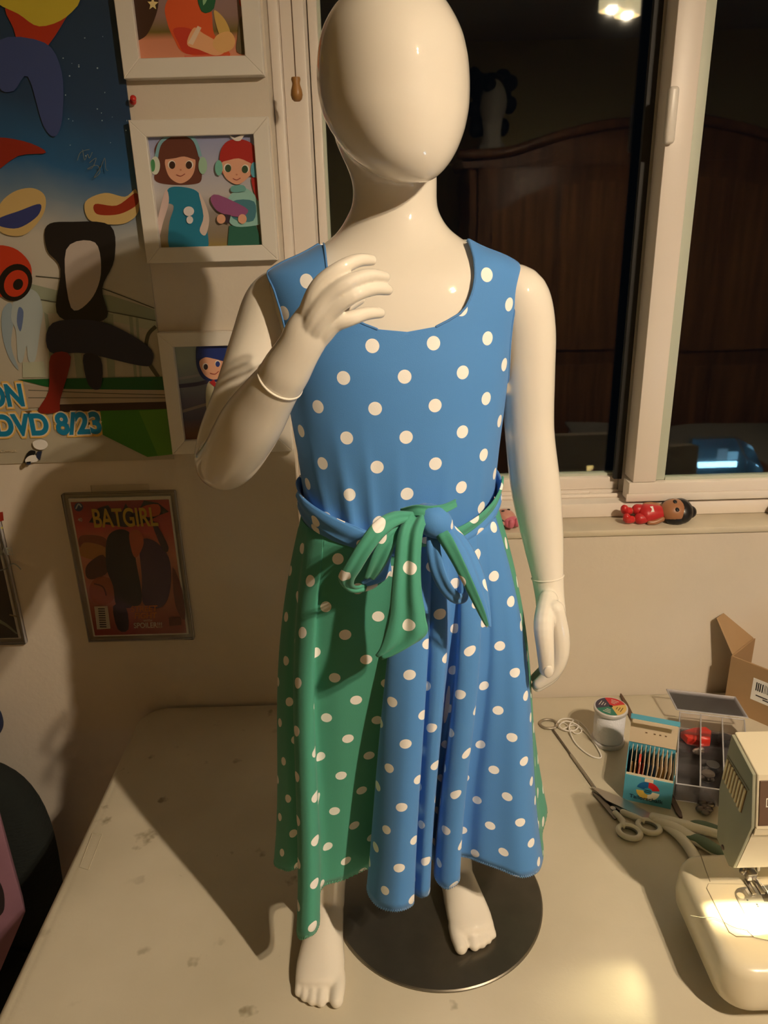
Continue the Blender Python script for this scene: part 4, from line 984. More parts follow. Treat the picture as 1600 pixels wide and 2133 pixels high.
def ribbon2(name, E1, E2, m, folds=(0, 0), uo=(0, 0), nw=14, sub=6, bulge=0.0):
    """cloth between two traced edges, each (x, y in the photograph, real depth)"""
    A1 = cr([tuple(W(*p)) for p in E1], sub); A2 = cr([tuple(W(*p)) for p in E2], sub); V, Fs, U = [], [], []; al = 0.0; n = len(A1)
    for i in range(n):
        a, b = Vector(A1[i]), Vector(A2[i]); c = (a+b)/2
        if i: al += (c-pc).length
        pc = c; T_ = ((Vector(A1[min(i+1, n-1)])+Vector(A2[min(i+1, n-1)]))-(Vector(A1[max(i-1, 0)])+Vector(A2[max(i-1, 0)]))).normalized()
        d = b-a; nn = T_.cross(d).normalized(); wd = d.length; f = min(1, wd/.016)
        for k in range(nw+1):
            t = k/nw; e = math.sin(PI*t); V.append(a.lerp(b, t)+nn*f*(folds[0]*math.sin(folds[1]*2*PI*t+.4)*(.3+.7*e)+bulge*e)); U.append(((t-.5)*wd+uo[0], al+uo[1]))
    for i in range(n-1):
        for k in range(nw): q = i*(nw+1)+k; Fs.append((q, q+1, q+nw+2, q+nw+1))
    o = mk(name, V, Fs, m, DR, uv=U); s_ = o.modifiers.new('t', 'SOLIDIFY'); s_.thickness = .0013; s_.offset = 0; return o
# left loop: outer limb, turn at the bottom, inner limb
ribbon2('bow_loop', [(868, 1068, -.568), (822, 1066, -.582), (782, 1086, -.594), (748, 1130, -.600), (722, 1172, -.600), (706, 1200, -.594), (716, 1222, -.584), (738, 1234, -.574), (776, 1226, -.566), (806, 1204, -.560)],
        [(862, 1082, -.572), (828, 1094, -.588), (798, 1118, -.598), (772, 1152, -.602), (752, 1184, -.600), (738, 1206, -.594), (738, 1218, -.582), (752, 1218, -.570), (778, 1204, -.560), (800, 1186, -.556)], M_green, (.0016, 1.3), (.003, .012), bulge=.003)
ribbon2('bow_loop', [(842, 1088, -.574), (812, 1104, -.582), (788, 1130, -.586), (770, 1168, -.586), (758, 1202, -.580)],
        [(848, 1100, -.574), (828, 1124, -.582), (814, 1156, -.584), (798, 1184, -.580), (782, 1204, -.574)], M_green, (.0016, 1.5), (.010, .030), bulge=.002)
ribbon2('loop_lining', [(815, 1140, -.566), (798, 1170, -.572), (776, 1196, -.572), (752, 1212, -.572)], [(814, 1190, -.560), (802, 1206, -.562), (786, 1214, -.564), (764, 1222, -.566)], M_blue, (.001, 1.2), (.012, .02))
# hanging tail, green, cut slantwise
ribbon2('bow_tail', [(848, 1074, -.572), (830, 1110, -.586), (822, 1170, -.594), (816, 1230, -.598), (810, 1290, -.600), (794, 1345, -.601), (783, 1364, -.600)],
        [(892, 1078, -.572), (880, 1112, -.588), (876, 1172, -.596), (878, 1232, -.600), (886, 1284, -.602), (884, 1326, -.603), (800, 1372, -.600)], M_green, (.0030, 1.5), (-.002, .0045), nw=22, bulge=.003)
# second loop on the right of the knot
ribbon2('bow_loop', [(890, 1108, -.566), (890, 1150, -.576), (900, 1196, -.582), (922, 1236, -.584), (948, 1256, -.582), (972, 1250, -.576), (974, 1216, -.568)],
        [(916, 1104, -.566), (918, 1146, -.580), (928, 1188, -.588), (944, 1222, -.590), (960, 1236, -.586), (966, 1232, -.578), (964, 1206, -.570)], M_blue, (.0010, 1.3), (.013, .034), bulge=.002)
# second tail: green inner half folded over a blue outer half
ribbon2('bow_tail', [(898, 1100, -.570), (916, 1128, -.580), (944, 1174, -.590), (972, 1228, -.596), (1000, 1282, -.596), (1014, 1306, -.594)],
        [(926, 1098, -.572), (944, 1122, -.586), (966, 1168, -.596), (990, 1222, -.601), (1010, 1272, -.600), (1018, 1302, -.596)], M_green, (.0010, 1.0), (.006, .0), bulge=.003)
ribbon2('bow_tail', [(922, 1098, -.568), (940, 1122, -.580), (964, 1168, -.590), (988, 1222, -.596), (1008, 1274, -.596), (1018, 1306, -.594)],
        [(942, 1092, -.562), (974, 1128, -.572), (1000, 1178, -.578), (1014, 1230, -.584), (1020, 1280, -.588), (1022, 1306, -.592)], M_blue, (.0012, 1.2), (.017, .02), bulge=.002)
ribbon2('bow_wrap', [(834, 1060, -.560), (866, 1052, -.570), (898, 1054, -.572), (926, 1050, -.566), (950, 1040, -.560)],
        [(834, 1080, -.562), (866, 1074, -.574), (898, 1076, -.576), (928, 1068, -.570), (952, 1056, -.562)], M_green, (.0012, 1.0), (.02, .015), bulge=.002)
# ================================================================== sewing things on the table
T = lambda px, py, h=0.0: atZ(px, py, TZ+h)
# ---- spool of white thread
sp = T(1266, 1543); SPH = .068
S = thing('thread_spool', (sp.x, sp.y, TZ), 'large spool of white thread with a four-colour paper label', 'thread spool')
lathe('thread', [(0, .006), (.0225, .006), (.0245, .010), (.0250, .030), (.0247, .055), (.0225, SPH-.008), (0, SPH-.008)], (sp.x, sp.y, TZ), M_thread, S, n=40)
for z0 in (0, SPH-.007): lathe('flange', [(0, 0), (.0265, 0), (.0272, .001), (.0272, .006), (.0262, .007), (0, .007)], (sp.x, sp.y, TZ+z0), mat('spool plastic', (.60, .58, .58), .3), S, n=40)
a_off = math.radians(8)
for k, cc in enumerate(((196, 44, 50), (58, 52, 72), (40, 118, 98), (214, 178, 100))):
    a0 = a_off+k*PI/2; P = [(sp.x, sp.y, TZ+SPH)]+[(sp.x+.0245*math.cos(a0+PI/2*i/10), sp.y+.0245*math.sin(a0+PI/2*i/10), TZ+SPH) for i in range(11)]
    prism('label_sector', P, (0, 0, .0004), ink(*cc), S)
    am = a0+PI/4
    for j, rr in enumerate((.010, .014, .018)):
        hw = .25*rr; c = Vector((sp.x+rr*math.cos(am), sp.y+rr*math.sin(am), TZ+SPH+.0004)); t_ = Vector((-math.sin(am), math.cos(am), 0)); n2 = Vector((math.cos(am), math.sin(am), 0))
        prism('label_print', [c+t_*hw*1.4-n2*.0006, c+t_*hw*1.4+n2*.0006, c-t_*hw*1.4+n2*.0006, c-t_*hw*1.4-n2*.0006], (0, 0, .0002), ink(210, 200, 190) if k != 3 else ink(90, 70, 40), S)
lathe('hole', [(0, 0), (.003, 0), (.003, .0008), (0, .0008)], (sp.x, sp.y, TZ+SPH), M_black, S, n=16)
# ---- tailor's chalk box
fl, fr = T(1297, 1664), T(1397, 1686); fr = Vector((fr.x, fr.y, TZ)); ux = (fr-fl).normalized(); uy = Vector((-ux.y, ux.x, 0)); wB = (fr-fl).length
hB = .046; bk = atZ(1301, 1546, TZ+.060); dB = .062
CB = thing('chalk_box', fl+ux*wB/2+uy*dB/2, 'small blue cardboard box of tailors chalk with its lid open', 'box')
MB = Matrix.Translation(fl) @ Matrix((ux, uy, Vector((0, 0, 1)))).transposed().to_4x4()
M_bluebox = mat('blue carton', (.085, .36, .50), .6); M_cream = mat('cream carton inside', (.72, .60, .45), .7)
def lb(name, b, m, par, bev=0): return box(name, b, m, par, M=MB, bev=bev)
lb('bottom', (0, wB, 0, dB, 0, .001), M_bluebox, CB)
lb('front_wall', (0, wB, 0, .0012, .001, hB), M_bluebox, CB); lb('back_wall', (0, wB, dB-.0012, dB, .001, .062), M_bluebox, CB)
lb('side_wall', (0, .0012, .0012, dB-.0012, .001, .056), M_bluebox, CB); lb('side_wall', (wB-.0012, wB, .0012, dB-.0012, .001, .056), M_bluebox, CB)
lb('lining', (.0012, wB-.0012, .0012, .002, .004, hB+.0035), M_cream, CB)
lb('lid', (0, wB, dB-.0024, dB-.0012, .062, .110), M_cream, CB); lb('lid', (0, wB, dB-.0012, dB, .062, .111), M_bluebox, CB)
lb('lid_flap', (-.001, wB+.001, dB-.012, dB, .110, .1112), M_bluebox, CB); lb('lid_flap', (.002, wB-.002, dB-.0125, dB-.0115, .104, .1105), M_cream, CB)
for x in (.022, .034, .042, .050): lb('lid_mark', (x, x+.003, dB-.0028, dB-.0024, .082, .084), ink(120, 96, 74), CB)
lb('finger_notch', (wB/2-.006, wB/2+.006, -.0004, .0002, hB-.006, hB), M_cream, CB)
# printed badge on the front
def badge(a0, a1, r0, r1, m):
    P = [(wB/2+r1*math.cos(math.radians(a0+(a1-a0)*i/8)), hB*.52+r1*math.sin(math.radians(a0+(a1-a0)*i/8))) for i in range(9)]+[(wB/2+r0*math.cos(math.radians(a1+(a0-a1)*i/8)), hB*.52+r0*math.sin(math.radians(a1+(a0-a1)*i/8))) for i in range(9)]
    prism('badge', [MB @ Vector((x, 0, z)) for x, z in P], MB.to_3x3() @ Vector((0, -.0003, 0)), m, CB)
badge(90, 165, .006, .0165, ink(24, 96, 150)); badge(15, 90, .006, .0165, ink(206, 36, 40)); badge(185, 270, .006, .0165, ink(224, 188, 84)); badge(270, 355, .006, .0165, ink(236, 226, 200)); badge(0, 360, .0, .0065, ink(60, 150, 180))
RB = MB.to_3x3().to_4x4() @ Matrix.Rotation(PI/2, 4, 'X')
def btext(b, x, z, s, m, sx=1, bold=0): text('lettering', b, MB @ Vector((x, -.0004, z)), s, m, CB, M=RB, sx=sx, bold=bold, thick=.0003)
btext('Tailorschalk', .009, .0065, .0092, ink(24, 60, 84), 1.05, .012); btext('by you', .048, .0018, .004, ink(24, 60, 84)) if False else None
for i, zz in enumerate((.0245, .0215)): lb('badge_print', (wB/2-.0045, wB/2+.0045, -.0006, -.0003, zz, zz+.0011), ink(20, 40, 60), CB)
# paper sleeves and chalks: each a thing of its own
cols = [(214, 180, 110), (214, 180, 110), (196, 70, 50), (206, 60, 44), (40, 80, 120), (40, 80, 120), (40, 76, 112), (150, 120, 60), (150, 120, 60), (140, 110, 56), (130, 104, 50)]
for i in range(11):
    x = .0045+i*(wB-.009)/10.6; tl = -.12
    sv = box('chalk_sleeve', (x-.0004, x+.0004, .006, dB-.006, .0012, .064-.0006*abs(i-5)), M_cream, None, M=MB @ Matrix.Translation((x, 0, 0)) @ Matrix.Rotation(math.radians(2+i*.6), 4, 'Y') @ Matrix.Translation((-x, 0, 0)))
    tag(sv, ('leftmost', 'second', 'third', 'fourth', 'fifth', 'sixth', 'seventh', 'eighth', 'ninth', 'tenth', 'rightmost')[i]+(' paper divider in the blue chalk box' if i in (0, 10) else ' paper divider from the left in the blue chalk box'), 'paper divider', 'paper dividers in the chalk box')
    if i in (0, 1, 2, 3, 4, 5, 6, 7, 8):
        hc = .066 if i == 2 else .049
        P = cr([(.010, .0012), (dB-.014, .0012), (dB-.016, .030), (dB*.45, hc), (.010, hc-.012)], 3, True)
        ch = prism('tailors_chalk', [MB @ Vector((x+.0012, p, max(.0012, q))) for p, q in P], MB.to_3x3() @ Vector((.0032, 0, 0)), ink(*cols[i], rough=.8))
        tag(ch, ('leftmost yellow chalk', 'second yellow chalk from the left', 'tall bright red chalk', 'short dark red chalk', 'leftmost of three dark blue chalks', 'middle one of three dark blue chalks', 'rightmost of three dark blue chalks', 'left one of two ochre chalks', 'right one of two ochre chalks')[i]+' in the open blue box', 'chalk', 'chalks in the blue box')
# ---- long dark stick behind the chalk box
s0, s1 = T(1293, 1446, .002), T(1419, 1703, .002); d = (s1-s0).normalized(); sd = Vector((-d.y, d.x, 0))
V = [];
prism('dark_stick', [s0-sd*.0012, s0+sd*.0012, s0+d*.03+sd*.004, s1-d*.01+sd*.004, s1+sd*.002, s1-sd*.002, s1-d*.01-sd*.004, s0+d*.03-sd*.004], (0, 0, .0035), mat('dark stick wood', (.11, .06, .035), .5))
st = bpy.data.objects['dark_stick']
for v in st.data.vertices: v.co.z -= .002
tag(st, 'long dark pointed stick lying behind the chalk box', 'stick')
# ---- ring-handled loop turner and white elastic
LT = thing('loop_turner', T(1140, 1512), 'thin metal rod with a finger ring at its end', 'loop turner')
rc = T(1143, 1508, .0025)
tube('finger_ring', [rc+Vector((.0145*math.cos(a), .0125*math.sin(a), 0)) for a in [2*PI*k/20 for k in range(20)]], .0023, mat('worn nickel', (.42, .37, .30), .45, .8), LT, n=10, sub=2, closed=True)
tube('rod', [T(1153, 1521, .0025), T(1190, 1573, .002), T(1238, 1640, .002)], .0017, M_dsteel, LT, n=8)
tube('hook_sleeve', [T(1190, 1573, .0025), T(1238, 1640, .0025)], .0024, M_steel, LT, n=8)
EL = thing('elastic_cord', T(1200, 1520), 'loose loops of white elastic cord beside the spool', 'elastic')
M_el = mat('white elastic', (.76, .72, .66), .8)
tube('cord', [T(*p) for p in ((1156, 1516, .003), (1166, 1500, .004), (1186, 1497, .006), (1205, 1505, .006), (1200, 1520, .004), (1180, 1522, .004), (1165, 1512, .006), (1180, 1502, .008), (1206, 1512, .006), (1228, 1534, .003), (1246, 1560, .002), (1252, 1578, .002), (1232, 1575, .002), (1206, 1556, .002), (1192, 1536, .003), (1186, 1512, .006), (1200, 1500, .006), (1222, 1518, .003), (1240, 1548, .002))], .0013, M_el, EL, n=7)
tube('cord', [T(*p) for p in ((1158, 1514, .003), (1176, 1506, .003), (1198, 1528, .003), (1212, 1522, .004), (1196, 1510, .004), (1174, 1518, .003))], .0010, M_el, EL, n=7)
# ---- scissors
M_sh = mat('pale scissor handle', (.72, .68, .58), .4); M_grip = mat('grey green grip', (.115, .17, .11), .6); M_in = mat('grey handle lining', (.19, .18, .15), .6)
SS = thing('small_scissors', T(1300, 1700), 'small scissors with pale oval handles beside the chalk box', 'scissors')
def flat(name, px, h0, t, m, par, sm=0, bev=0): return prism(name, [T(x, y, h0) for x, y in (cr(px, sm, True) if sm else px)], (0, 0, t), m, par, bev=bev)
flat('blade', [(1233, 1650), (1240, 1652), (1294, 1692), (1286, 1698)], .001, .0015, M_dsteel, SS); flat('blade', [(1233, 1651), (1258, 1664), (1288, 1706), (1280, 1708)], .0026, .0015, M_dsteel, SS)
lathe('pivot', [(0, 0), (.004, 0), (.004, .001), (0, .0015)], T(1277, 1684, .0041), M_steel, SS, n=14)
def ovalring(name, cx, cy, rx, ry, rot, w, m, par, h=.0045, sq=1.0):
    c = T(cx, cy, h); P = []
    for k in range(24):
        a = 2*PI*k/24; x, y = rx*math.cos(a), ry*math.sin(a); P.append(c+Vector((x*math.cos(rot)-y*math.sin(rot), x*math.sin(rot)+y*math.cos(rot), 0)))
    return tube(name, P, w, m, par, n=10, sub=2, closed=True)
for cx, cy, sx0, sy0 in ((1311, 1733, 1282, 1694), (1352, 1722, 1298, 1692)):
    hd = ovalring('handle', cx, cy, .0150, .0118, -.5, .0041, M_sh, SS); ovalring('handle_lining', cx, cy, .0120, .0090, -.5, .0022, M_in, hd)
    tube('shank', [T(sx0, sy0, .0042), T((sx0*.5+cx*.5), (sy0*.5+cy*.5)-4, .0045), T(cx-14, cy-12, .0045)], .0046, M_sh, SS, n=10)
FS = thing('fabric_shears', T(1420, 1730), 'large shears with pale and green handles beside the sewing machine', 'scissors')
flat('blade', [(1232, 1640), (1248, 1644), (1300, 1665), (1362, 1700), (1352, 1712), (1300, 1686), (1262, 1668)], .005, .0018, M_steel, FS); flat('blade', [(1236, 1642), (1300, 1673), (1356, 1706), (1352, 1716), (1290, 1690)], .0032, .0018, M_dsteel, FS)
def limb(name, px, rad, m, par, h=.008, flatn=.7): 
    return mk(name, *sweep([T(x, y, h) for x, y in px], [(r*flatn, r) for r in rad], n=16, sub=5, ref=(0, 0, 1)), m, par)
h1 = limb('handle', [(1360, 1702), (1395, 1712), (1440, 1722), (1490, 1734), (1540, 1750)], [.008, .0095, .0088, .009, .008], M_sh, FS, .0075)
h2 = limb('handle', [(1366, 1706), (1400, 1722), (1436, 1742), (1474, 1762), (1520, 1790)], [.008, .0098, .009, .009, .009], M_sh, FS, .0070)
h3 = limb('handle', [(1380, 1716), (1412, 1738), (1436, 1766), (1456, 1800)], [.006, .0080, .008, .008], M_sh, FS, .0065)
limb('grip', [(1432, 1716), (1456, 1716), (1490, 1726), (1530, 1742)], [.003, .0066, .0070, .005], M_grip, h1, .0105, .6)
limb('grip', [(1432, 1744), (1456, 1748), (1486, 1766), (1520, 1784)], [.003, .0085, .0090, .007], M_grip, h2, .0100, .6)
# ---- clear compartment box
CO = thing('compartment_box', T(1470, 1590), 'clear plastic compartment box with small notions inside', 'organizer')
c0, c1, c2, c3 = T(1404, 1668), T(1556, 1690), T(1536, 1528), T(1412, 1516)
ex = (c1-c0); ey = (c3-c0)
G = lambda u, v, h: c0+ex*u+ey*v+Vector((0, 0, h))
prism('tray_floor', [G(0, 0, .001), G(1, 0, .001), G(1, 1, .001), G(0, 1, .001)], (0, 0, .0012), M_plast, CO)
def wall_(name, u0, v0, u1, v1, h, t=.0013, z=.0022):
    a, b = G(u0, v0, z), G(u1, v1, z); n = (b-a).cross(Vector((0, 0, 1))).normalized()*t; prism(name, [a-n/2, b-n/2, b+n/2, a+n/2], (0, 0, h), M_plast, CO)
for a in ((0, 0, 1, 0), (1, 0, 1, 1), (1, 1, 0, 1), (0, 1, 0, 0)): wall_('tray_wall', *a, .030)
for u in (.33, .66): wall_('divider', u, 0, u, 1, .024)
for v in (.3, .58, .8): wall_('divider', 0, v, 1, v, .024)
# open lid tilted back over the tray's far side
lA, lB = G(-.05, 1.02, .034), G(1.05, 1.02, .034); lv = Vector((.000, .050, .006))
prism('lid', [lA, lB, lB+lv, lA+lv], (0, -.0006, .0014), M_plast, CO)
for f in (.0, 1.0): tube('lid_rim', [lA+lv*f, lB+lv*f], .0014, M_prim, CO, n=6)
for q_ in (lA, lB): tube('lid_rim', [q_, q_+lv], .0014, M_prim, CO, n=6)
for q_ in ((0, 0, 1, 0), (1, 0, 1, 1), (1, 1, 0, 1), (0, 1, 0, 0), (.33, 0, .33, 1), (.66, 0, .66, 1)): tube('tray_rim', [G(q_[0], q_[1], .032), G(q_[2], q_[3], .032)], .0011, M_prim, CO, n=6)
# notions inside, each its own thing
rw = prism('red_wedge', [T(1418, 1527, .012), T(1445, 1519, .012), T(1470, 1517, .012), T(1482, 1526, .012), T(1480, 1545, .012), T(1455, 1547, .012), T(1432, 1541, .012)], (0, 0, .014), mat('translucent red plastic', (.60, .035, .02), .3, coat=.5), None, bev=.0025)
for v in rw.data.vertices: v.co.z -= .0097
tag(rw, 'red pointed plastic piece in the clear compartment box', 'notion')
def bobbin(px, py, m, lab):
    p = T(px, py, .0023); o = lathe('bobbin', [(0, 0), (.0098, 0), (.0098, .0012), (.0045, .0016), (.0045, .0085), (.0098, .009), (.0098, .0102), (0, .0102)], p, m, None, n=24); tag(o, lab, 'bobbin')
bobbin(1484, 1603, mat('dark bobbin metal', (.10, .10, .10), .4, .7), 'dark metal bobbin in the middle of the clear box'); bobbin(1474, 1622, M_dsteel, 'steel bobbin in front of the dark one in the clear box'); bobbin(1508, 1545, mat('dark bobbin metal', (.10, .10, .10), .4, .7), 'dark bobbin behind the machine head in the clear box')
V, Fs = join([ellipsoid(T(1468+dx, 1680+dy, .006), (.007, .006, .0035), 10, 6) for dx, dy in ((0, 0), (8, 6), (-9, 5), (2, 12), (12, -4), (-4, -8))]); tag(mk('press_studs', V, Fs, M_dsteel), 'small pile of dark press studs in the clear box', 'notions', kind='stuff')
V, Fs = join([ellipsoid(T(1455, 1565, .007), (.010, .007, .0045), 12, 8), ellipsoid(T(1460, 1560, .010), (.006, .004, .003), 10, 6)]); tag(mk('foil_scrap', V, Fs, mat('crumpled foil', (.75, .72, .70), .25, .8)), 'shiny crumpled scrap in front of the red piece', 'notion')
# ---- cardboard box
kb = T(1507, 1472); kd = Vector((.66, -.75, 0)).normalized(); kn = Vector((.75, .66, 0)); KW, KD, KH = .20, .17, .104
KX = thing('cardboard_box', kb+kd*KW/2+kn*KD/2, 'open brown cardboard box with a barcode label by the wall', 'box')
Kp = lambda a, b, h: kb+kd*a+kn*b+Vector((0, 0, h))
def kslab(name, P, n): return prism(name, P, Vector(n)*.0028, M_card, KX)
kslab('front_wall', [Kp(0, 0, 0), Kp(KW, 0, 0), Kp(KW, 0, KH), Kp(0, 0, KH)], kn); kslab('back_wall', [Kp(0, KD-.0028, 0), Kp(KW, KD-.0028, 0), Kp(KW, KD-.0028, KH), Kp(0, KD-.0028, KH)], kn)
kslab('side_wall', [Kp(0, .0028, 0), Kp(0, KD-.0028, 0), Kp(0, KD-.0028, KH), Kp(0, .0028, KH)], kd); kslab('side_wall', [Kp(KW-.0028, .0028, 0), Kp(KW-.0028, KD-.0028, 0), Kp(KW-.0028, KD-.0028, KH), Kp(KW-.0028, .0028, KH)], kd)
kslab('bottom', [Kp(.0028, .0028, 0), Kp(KW-.0028, .0028, 0), Kp(KW-.0028, KD-.0028, 0), Kp(.0028, KD-.0028, 0)], (0, 0, 1))
kslab('flap', [Kp(0, .004, KH), Kp(0, KD-.004, KH), Kp(-.040, KD-.02, KH+.052), Kp(-.040, .014, KH+.052)], (.8, .6, .5))
kslab('flap', [Kp(.004, 0, KH), Kp(KW-.004, 0, KH), Kp(KW-.02, -.03, KH-.004), Kp(.0, -.026, KH+.004)], (0, 0, 1)) if False else None
kslab('flap', [Kp(.004, KD, KH), Kp(KW-.004, KD, KH), Kp(KW-.02, KD+.05, KH+.05), Kp(.02, KD+.05, KH+.05)], (0, 0, 1))
kslab('flap', [Kp(KW, .004, KH), Kp(KW, KD-.004, KH), Kp(KW+.05, KD-.02, KH+.035), Kp(KW+.05, .02, KH+.035)], (0, 0, 1))
lq = lambda a, h: Kp(.042+a, 0, .038+h)
prism('shipping_label', [lq(0, 0), lq(.11, 0), lq(.11, .042), lq(0, .042)], -kn*.0004, M_paper, KX)
r_ = random.Random(5); a = .006
while a < .095:
    w_ = r_.choice((.0007, .0011, .0018)); prism('barcode_bar', [lq(a, .020)-kn*.0004, lq(a+w_, .020)-kn*.0004, lq(a+w_, .036)-kn*.0004, lq(a, .036)-kn*.0004], -kn*.0002, M_black, KX); a += w_+r_.choice((.0010, .0014, .002))
for i, (a, l_) in enumerate(((.008, .02), (.03, .03), (.066, .02), (.02, .05))): prism('label_print', [lq(a, .010-.004*(i == 3))-kn*.0004, lq(a+l_, .010-.004*(i == 3))-kn*.0004, lq(a+l_, .0122-.004*(i == 3))-kn*.0004, lq(a, .0122-.004*(i == 3))-kn*.0004], -kn*.0002, ink(60, 56, 60), KX)
# ================================================================== sewing machine
SM = thing('sewing_machine', (.52, -.54, TZ), 'cream vintage sewing machine with its work light on', 'sewing machine')
bx0, bx1, by0, by1, bz0, bz1 = .345, .74, -.632, -.462, .762, .822
prof = [(.020, bz0-TZ), (.006, bz0-TZ+.001), (.002, bz0-TZ+.006), (.0, bz0-TZ+.022), (.0015, bz1-TZ-.012), (.005, bz1-TZ-.004), (.011, bz1-TZ-.0008), (.018, bz1-TZ)]
rings = [[Vector((x, y, TZ+dz)) for x, y in rrect(bx0+d_, bx1-d_, by0+d_, by1-d_, .032-d_*.7)] for d_, dz in prof]
V, Fs = loft(rings); mk('bed', V, Fs, M_sew, SM)
for lx in (bx0+.06, bx1-.05):
    for ly in (by0+.045, by1-.045): lathe('rubber_foot', [(0, 0), (.012, 0), (.012, .018), (.009, .0235), (0, .0235)], (lx, ly, TZ), M_black, SM, n=16)
M_line = mat('panel gap', (.30, .25, .15), .6)
B = lambda px, py, h=0.0: atZ(px, py, bz1+h)
tube('panel_gap', [B(1457, 1772), B(1468, 1806), B(1479, 1836)], .0005, M_line, SM, n=6)
sp_ = cr([(1478, 1840), (1600, 1843), (1690, 1846), (1700, 1860), (1720, 1950), (1600, 1952), (1536, 1951), (1520, 1942), (1500, 1890), (1473, 1850)], 4, True)
SPt = [(1476, 1841), (1600, 1843), (1700, 1846), (1730, 1955), (1600, 1952), (1534, 1951), (1519, 1942), (1472, 1850)]
slp = prism('slide_plate', [B(x, y, -.0004) for x, y in SPt], (0, 0, .0009), M_sew, SM, bev=.0003, seg=1)
tube('plate_gap', [B(x, y, .0002) for x, y in SPt+[SPt[0]]], .00045, M_line, SM, n=6, sub=1)
M_plate = mat('needle plate steel', (.62, .60, .55), .28, .85)
npt = cr([(1548, 1849), (1575, 1848), (1660, 1850), (1690, 1956), (1571, 1953), (1552, 1905), (1532, 1866), (1536, 1853)], 3, True)
np_ = prism('needle_plate', [B(x, y, .0006) for x, y in npt], (0, 0, .0010), M_plate, SM)
for i in range(4):
    a, b = B(1545+i*7, 1853, .0017), B(1553+i*7, 1866, .0017); tube('guide_line', [a, b], .0003, M_line, np_, n=5)
lathe('plate_screw', [(0, 0), (.0042, 0), (.0042, .0008), (0, .0010)], B(1543, 1866, .0016), M_sew, np_, n=20)
for p in ((1557, 1875), (1577, 1884), (1579, 1888)): lathe('plate_hole', [(0, 0), (.0011, 0), (.0011, .0002), (0, .0002)], B(*p, .0016), M_black, np_, n=10)
prism('needle_slot', [B(x, y, .0016) for x, y in ((1583, 1858), (1640, 1860), (1646, 1880), (1592, 1878))], (0, 0, .0002), M_dsteel, np_)
# head: slanted side with vents, cream casing, brown panel
HX = .380
side = [atX(*p, HX) for p in ((1524, 1530), (1568, 1614), (1565, 1724), (1527, 1808), (1518, 1804), (1493, 1746), (1498, 1642), (1513, 1580))]
def Hd(i, dx=0, dy=0, dz=0): return side[i]+Vector((dx, dy, dz))
prism('side_panel', side, (.004, 0, 0), M_sewside, SM, bev=.001, seg=2)
cs = [Vector((HX+.004, p.y*1.0, p.z)) for p in (side[0]+Vector((0, .003, .002)), side[1]+Vector((0, -.003, .002)), side[2]+Vector((0, -.003, 0)), side[7]+Vector((0, .003, 0)))]
zsplit = side[2].z
cas = [side[0]+Vector((.004, .002, .0015)), side[1]+Vector((.004, -.0025, .0015)), Vector((HX+.004, side[2].y-.0025, zsplit)), Vector((HX+.004, side[5].y+.001, zsplit)), side[6]+Vector((.004, .001, 0))]
prism('head_casing', cas, (.40, 0, 0), M_sew, SM, bev=.0018, seg=3)
low = [Vector((HX+.005, side[2].y, zsplit-.0012)), side[3]+Vector((.005, 0, .0)), side[4]+Vector((.005, 0, 0)), side[5]+Vector((.005, 0, 0)), Vector((HX+.005, side[5].y, zsplit-.0012))]
M_lens = mat('lamp cover', (.66, .58, .42), .3, coat=.3)
# lower casing is a hollow lamp cover: front sheet, back sheet
def sheet(name, P, vec, m): return prism(name, P, vec, m, SM)
fA, fB = Vector((HX+.004, side[2].y, zsplit-.001)), side[3]+Vector((.004, 0, 0))
sheet('lamp_cover', [fA, fB, fB+Vector((0, .0025, 0)), fA+Vector((0, .0025, 0))], (.16, 0, 0), M_lens)
bA, bB = Vector((HX+.004, side[5].y-.002, zsplit-.001)), side[4]+Vector((.004, .0, 0))
bA.y = side[6].y-.004
sheet('back_cover', [bA, side[5]+Vector((.004, 0, 0)), bB, bB+Vector((0, -.0025, 0)), side[5]+Vector((.004, -.003, 0)), bA+Vector((0, -.003, 0))], (.16, 0, 0), M_sew)
sheet('cover_lip', [fA+Vector((0, -.0018, .001)), fA+Vector((0, .004, .001)), fA+Vector((0, .003, -.009)), fA+Vector((0, -.0005, -.009))], (.22, 0, 0), M_sew)
box('arm', (.56, .76, side[6].y-.07, side[6].y+.01, bz1, zsplit+.004), M_sew, SM, bev=.006, seg=3)
# vents: flat dark plate coloured as the shade inside slots, pale bars over it
vent = [atX(x, y, HX) for x, y in ((1516, 1578), (1557, 1648), (1545, 1694), (1506, 1618))]
prism('vent_shade', [p+Vector((-.0002, 0, 0)) for p in vent], (.001, 0, 0), mat('vent shade', (.16, .09, .04), .8), SM)
M_slat = mat('cream vent slat', (.78, .66, .40), .4)
for i in range(8):
    t = (i+.28)/8; t2 = t+.062
    q = [vent[0].lerp(vent[1], t), vent[0].lerp(vent[1], t2), vent[3].lerp(vent[2], t2), vent[3].lerp(vent[2], t)]
    prism('vent_slat', [p+Vector((-.0004, 0, 0)) for p in q], (-.0014, 0, 0), M_slat, SM)
tube('panel_gap', [atX(1516, 1574, HX-.0003), atX(1538, 1610, HX-.0003), atX(1560, 1646, HX-.0003)], .0006, M_line, SM, n=6)
sc = atX(1506, 1765, HX)
lathe('side_screw', [(0, 0), (.0032, 0), (.0028, .0012), (0, .0014)], sc, M_brown, SM, n=16, M=Matrix.Rotation(-PI/2, 3, 'Y'))
